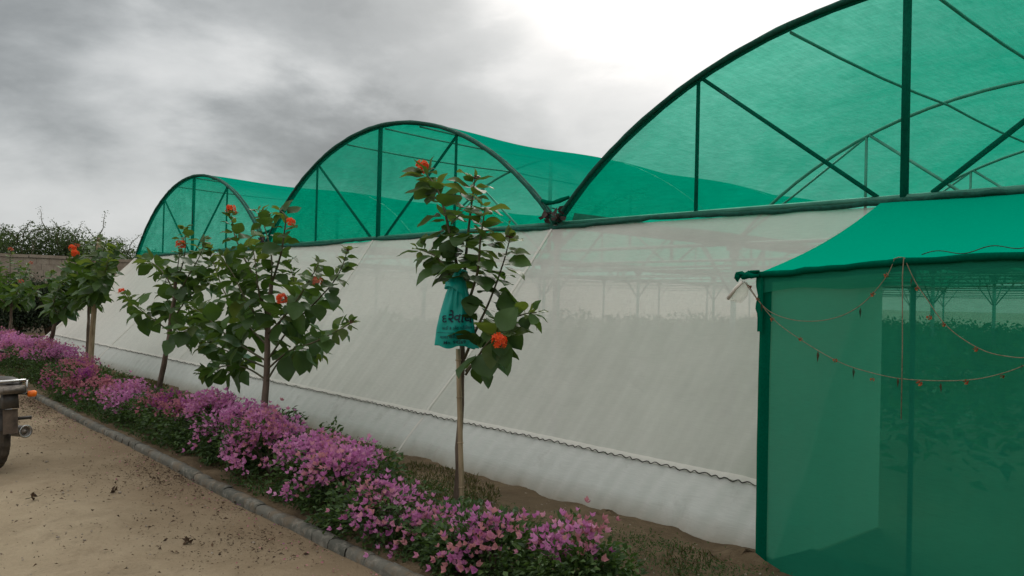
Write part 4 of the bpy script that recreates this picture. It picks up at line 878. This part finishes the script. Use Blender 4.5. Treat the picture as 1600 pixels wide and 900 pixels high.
for z in np.linspace(-.02, .468, 60):
    row = []
    for k in range(72):
        th = 2*math.pi*k/72; u = math.cos(th); f = bsurf(u, z)
        if math.sin(th) < 0:                             # back half mirrored away
            yy = (f-bagp).dot(ly); f = f-ly*yy*1.7
        row.append(list(f+Vector((0, 0, (.012*math.sin(u*5) if z > .46 else 0)))))
    rows.append(row+[row[0]])
g.grid(rows); g.build('body', M['bag'], bag)
g = MB(); rows = []
for a, (z, rr, dd) in enumerate([(-.045, .016, .016), (-.015, .035, .032), (.02, .065, .055), (.055, .078, .068), (.09, .085, .074)]):
    rows.append([list(bagp+lx*(rr*math.cos(q*.2618)-.01)+ly*(-dd*math.sin(q*.2618))-Vector((0, 0, z+(.02*math.sin(q*.2618*2+1)+.04*math.cos(q*.2618) if a > 2 else 0)))) for q in range(25)])
g.grid(rows); g.build('collar', M['bag'], bag)
g = MB(); g.tube([bagp+lx*.0+Vector((0, 0, .03)), bagp+lx*.02+Vector((0, 0, .06)), bagp+lx*.05+ly*.05+Vector((0, 0, .05)), bagp+lx*.05+ly*.12+Vector((0, 0, .04))], [.014, .012, .01, .01], 6, jit=.3); g.build('tied_handle', M['bag'], bag)
g = MB(); c0 = bsurf(.9, .40); g.grid([[list(c0), list(c0+lx*.03-Vector((0, 0, .01)))], [list(bsurf(.7, .44)-ly*.004), list(c0+lx*.04-Vector((0, 0, .05)))], [list(bsurf(.6, .465)-ly*.004), list(c0+lx*.045-Vector((0, 0, .075)))]]); g.build('corner_fold', M['bag'], bag)
def print_text(s, cx_, z, width, height, slant=0.0, bold=0.0, rise=0.0):
    cu = bpy.data.curves.new('lettering', 'FONT'); cu.body = s; cu.size = 1; cu.offset = bold; cu.resolution_u = 2; o = bpy.data.objects.new('lettering', cu); col.objects.link(o)
    dg = bpy.context.evaluated_depsgraph_get(); dg.update(); me = bpy.data.meshes.new_from_object(o.evaluated_get(dg)); bpy.data.objects.remove(o); bpy.data.curves.remove(cu)
    V = np.array([v.co[:] for v in me.vertices]); mn, mxx = V.min(0), V.max(0); F = [tuple(p.vertices) for p in me.polygons]; bpy.data.meshes.remove(me)
    out_ = []
    for v in V:
        X_ = (v[0]-mn[0])/(mxx[0]-mn[0])-.5; Z_ = (v[1]-mn[1])/(mxx[1]-mn[1]); zz = z-Z_*height-X_*rise; xx = cx_+X_*width+slant*Z_*height
        wv = np.interp(zz, [p[0] for p in prof], [p[1] for p in prof]); f = bsurf(max(-.97, min(.97, (xx+.01)/wv)), zz); out_.append(list(f-ly*.006))
    g = MB(); g.add(out_, F); g.build('lettering', M['ink'], bag, smooth=False)
print_text('દ', -.088, .300, .035, .050, .1, .015)
print_text('રેવાલ', .018, .298, .165, .085, .15, .025)
print_text('સાડી & ડ્રેસ મટીરીયલ', .002, .352, .205, .034, 0, .012, .012)
print_text('વાલા શેરી, અંજાર-ક', .0, .408, .225, .032, 0, .010, .016)
print_text('Mo. 94269', -.01, .446, .150, .024, 0, .008, .010)
g = MB()
for k in range(24):
    a, b_ = -.93+k*.0775, -.93+(k+1)*.0775; g.add([list(bsurf(a, .369)-ly*.003), list(bsurf(b_, .369)-ly*.003), list(bsurf(b_, .3715)-ly*.003), list(bsurf(a, .3715)-ly*.003)], [(0, 1, 2, 3)])
g.build('printed_rule', M['ink'], bag)

# ------------------------------------------------------------------ motorcycle (local frame: +Y forward, +X right)
hd = 138.5+54.0
bike = empty('motorcycle', (-8.35-.11, 1.43-.13, 0), 'dusty black motorcycle seen from behind at the left edge of the path', 'motorcycle', rz=R(hd-90), local=True)
def wheel(y, r, w_, nm):
    root_ = None; g = MB(); n = 44; rows = []
    pr = [(-w_*.42, r-.085), (-w_*.5, r-.05), (-w_*.44, r-.018), (-w_*.2, r), (w_*.2, r), (w_*.44, r-.018), (w_*.5, r-.05), (w_*.42, r-.085)]
    for k in range(n+1):
        th = 2*math.pi*k/n; lug = .007 if k % 2 else 0
        rows.append([[a, y+math.cos(th)*(b+(lug if 1 < i < 6 else 0)), r+math.sin(th)*(b+(lug if 1 < i < 6 else 0))] for i, (a, b) in enumerate(pr)])
    g.grid(rows); hub = MB(); hub.lathe([(-.07, .03), (-.06, .06), (.06, .06), (.07, .03)], (0, y, r), (1, 0, 0), 14); W_ = hub.build(nm, M['steel'], bike)
    g.build('tyre', M['tyre'], W_, smooth=False); g = MB()
    g.grid([[[a, y+math.cos(2*math.pi*k/n)*b, r+math.sin(2*math.pi*k/n)*b] for a, b in ((-w_*.4, r-.09), (-w_*.4, r-.075), (0, r-.1), (w_*.4, r-.075), (w_*.4, r-.09), (0, r-.11), (-w_*.4, r-.09))] for k in range(n+1)]); g.build('rim', M['chrome'], W_)
    g = MB()
    for k in range(18):
        th = k*.349; g.tube([((.04 if k % 2 else -.04), y+math.cos(th)*.05, r+math.sin(th)*.05), (0, y+math.cos(th+.2)*(r-.1), r+math.sin(th+.2)*(r-.1))], .002, 4)
    g.build('spokes', M['chrome'], W_)
RW = .295; wheel(0, RW, .095, 'rear_wheel'); wheel(1.25, RW, .08, 'front_wheel')
g = MB(); rows = []
for k in range(17):                                      # rear mudguard
    th = R(35+k*8.2); rr = RW+.055
    rows.append([[a, math.cos(th)*(rr-abs(a)*.35)+0.0, RW+math.sin(th)*(rr-abs(a)*.35)+.02] for a in (-.075, -.06, -.03, 0, .03, .06, .075)])
g.grid(rows); g.build('rear_mudguard', M['blackpaint'], bike)
g = MB(); g.grid([[[x, -RW-.075+.02*(z-.42)/.2, z] for z in (.37, .40, .50, .58)] for x in (-.06, -.054, 0, .054, .06)]); g.grid([[[x, -RW-.069+.02*(z-.42)/.2, z] for z in (.37, .40, .50, .58)] for x in (-.06, -.054, 0, .054, .06)]); g.build('mud_flap', M['plate'], bike)
g = MB(); g.box((0, -RW-.035, .655), (.12, .10, .13), taper=.85); g.build('plate_bracket', M['blackpaint'], bike)
g = MB(); g.box((0, -RW-.06, .752), (.21, .09, .065), taper=.92); g.build('tail_lamp', M['steel'], bike)
g = MB(); g.box((0, -RW-.107, .752), (.16, .012, .045)); g.build('tail_lens', M['steel'], bike)
g = MB(); g.tube([(-.13, .18, .76), (-.14, -.1, .80), (-.135, -.30, .825), (-.10, -.375, .83), (.10, -.375, .83), (.135, -.30, .825), (.14, -.1, .80), (.13, .18, .76)], .012, 8)
for x in (-.05, .05): g.tube([(x, -.37, .83), (x, -.1, .815)], .007, 6)
g.tube([(.135, -.33, .825), (.135, -.34, .72)], .009, 6); g.tube([(-.135, -.33, .825), (-.135, -.34, .72)], .009, 6); g.build('grab_rail', M['chrome'], bike)
g = MB(); rows = []
for y, wd, h in ((-.30, .09, .79), (-.27, .125, .835), (-.1, .14, .845), (.2, .15, .82), (.45, .13, .79), (.62, .08, .77)):
    rows.append([[-wd, y, h-.09], [-wd*1.02, y, h-.03], [-wd*.8, y, h-.005], [0, y, h+.008], [wd*.8, y, h-.005], [wd*1.02, y, h-.03], [wd, y, h-.09]])
g.grid(rows); g.build('seat', M['blackpaint'], bike)
for s in (-1, 1):
    g = MB(); g.tube([(s*.08, -.30, .705), (s*.155, -.31, .70)], .008, 6); g.build('indicator_stalk', M['blackpaint'], bike)
    g = MB(); g.lathe([(-.038, .012), (-.03, .026), (.02, .03), (.034, .024), (.038, .004)], (s*.185, -.32, .70), (s*1, -.1, 0), 10); g.build('indicator', M['orange'], bike)
    g = MB(); g.tube([(s*.12, -.02, .38), (s*.13, .12, .68)], .022, 10); g.tube([(s*.12, 0, .42), (s*.127, .09, .60)], .034, 10, jit=.1); g.build('shock_absorber', M['chrome'], bike)
    g = MB(); g.tube([(s*.085, 0, RW), (s*.09, .5, .32)], .018, 8); g.build('swing_arm', M['steel'], bike)
    g = MB(); g.tube([(s*.10, 1.25, RW), (s*.09, 1.08, .72), (s*.085, 1.0, .92)], .022, 8); g.build('front_fork', M['chrome'], bike)
    g = MB(); g.tube([(s*.10, .9, .97), (s*.12, .88, 1.02), (s*.30, .80, 1.03), (s*.37, .74, 1.0)], .014, 8); g.build('handlebar', M['blackpaint'], bike)
    g = MB(); g.tube([(s*.24, .8, 1.03), (s*.28, .82, 1.18)], .006, 5); g.lathe([(0, .04), (.008, .045), (.016, .02)], (s*.28, .82, 1.2), (0, -1, 0), 12); g.build('mirror', M['blackpaint'], bike)
g = MB(); g.lathe([(-.36, .036), (-.30, .05), (.02, .052), (.04, .058), (.055, .058), (.058, .040), (.04, .036), (.04, .018), (.055, .016), (.055, .001)], (.185, -.15, .345), (.12, -1, .06), 18); ex = g.build('exhaust_silencer', M['steel'], bike)
g = MB(); g.lathe([(.052, .050), (.060, .060), (.066, .057), (.060, .044)], (.185, -.15, .345), (.12, -1, .06), 18); g.build('end_ring', M['chrome'], ex)
g = MB(); g.tube([(.18, .2, .38), (.17, .45, .30), (.14, .62, .26)], .022, 8); g.build('exhaust_pipe', M['chrome'], bike)
g = MB(); g.tube([(.10, -.10, .455), (.26, -.16, .465)], .015, 8); g.build('foot_peg', M['blackpaint'], bike)
g = MB(); rows = []
for y, wd, h in ((.55, .06, .80), (.62, .13, .86), (.78, .16, .90), (.92, .13, .90), (1.0, .06, .86)):
    rows.append([[-wd*.5, y, h-.2], [-wd, y, h-.12], [-wd*.85, y, h-.03], [0, y, h], [wd*.85, y, h-.03], [wd, y, h-.12], [wd*.5, y, h-.2]])
g.grid(rows); g.build('fuel_tank', M['red'], bike)
g = MB(); g.box((0, .62, .42), (.2, .32, .26)); g.lathe([(0, .07), (.14, .085), (.16, .05)], (0, .72, .52), (0, .4, 1), 12); g.build('engine', M['steel'], bike)
g = MB(); g.tube([(0, .0, .72), (0, .5, .70), (0, .95, .84)], .025, 8); g.tube([(0, .95, .84), (0, .8, .35), (0, .4, .28), (0, .4, .68)], .018, 8); g.build('frame', M['blackpaint'], bike)
g = MB(); g.lathe([(-.08, .03), (-.04, .08), (.03, .09), (.04, .08), (.045, .01)], (0, 1.05, .88), (0, 1, 0), 14); g.build('headlight', M['blackpaint'], bike)
g = MB(); rows = []
for k in range(9):
    th = R(20+k*15); rows.append([[a, 1.25+math.cos(th)*(RW+.04-abs(a)*.4), RW+math.sin(th)*(RW+.04-abs(a)*.4)] for a in (-.06, -.03, 0, .03, .06)])
g.grid(rows); g.build('front_mudguard', M['blackpaint'], bike)
g = MB(); g.tube([(-.1, .45, .3), (-.2, .40, .02)], .012, 6); g.build('side_stand', M['steel'], bike)
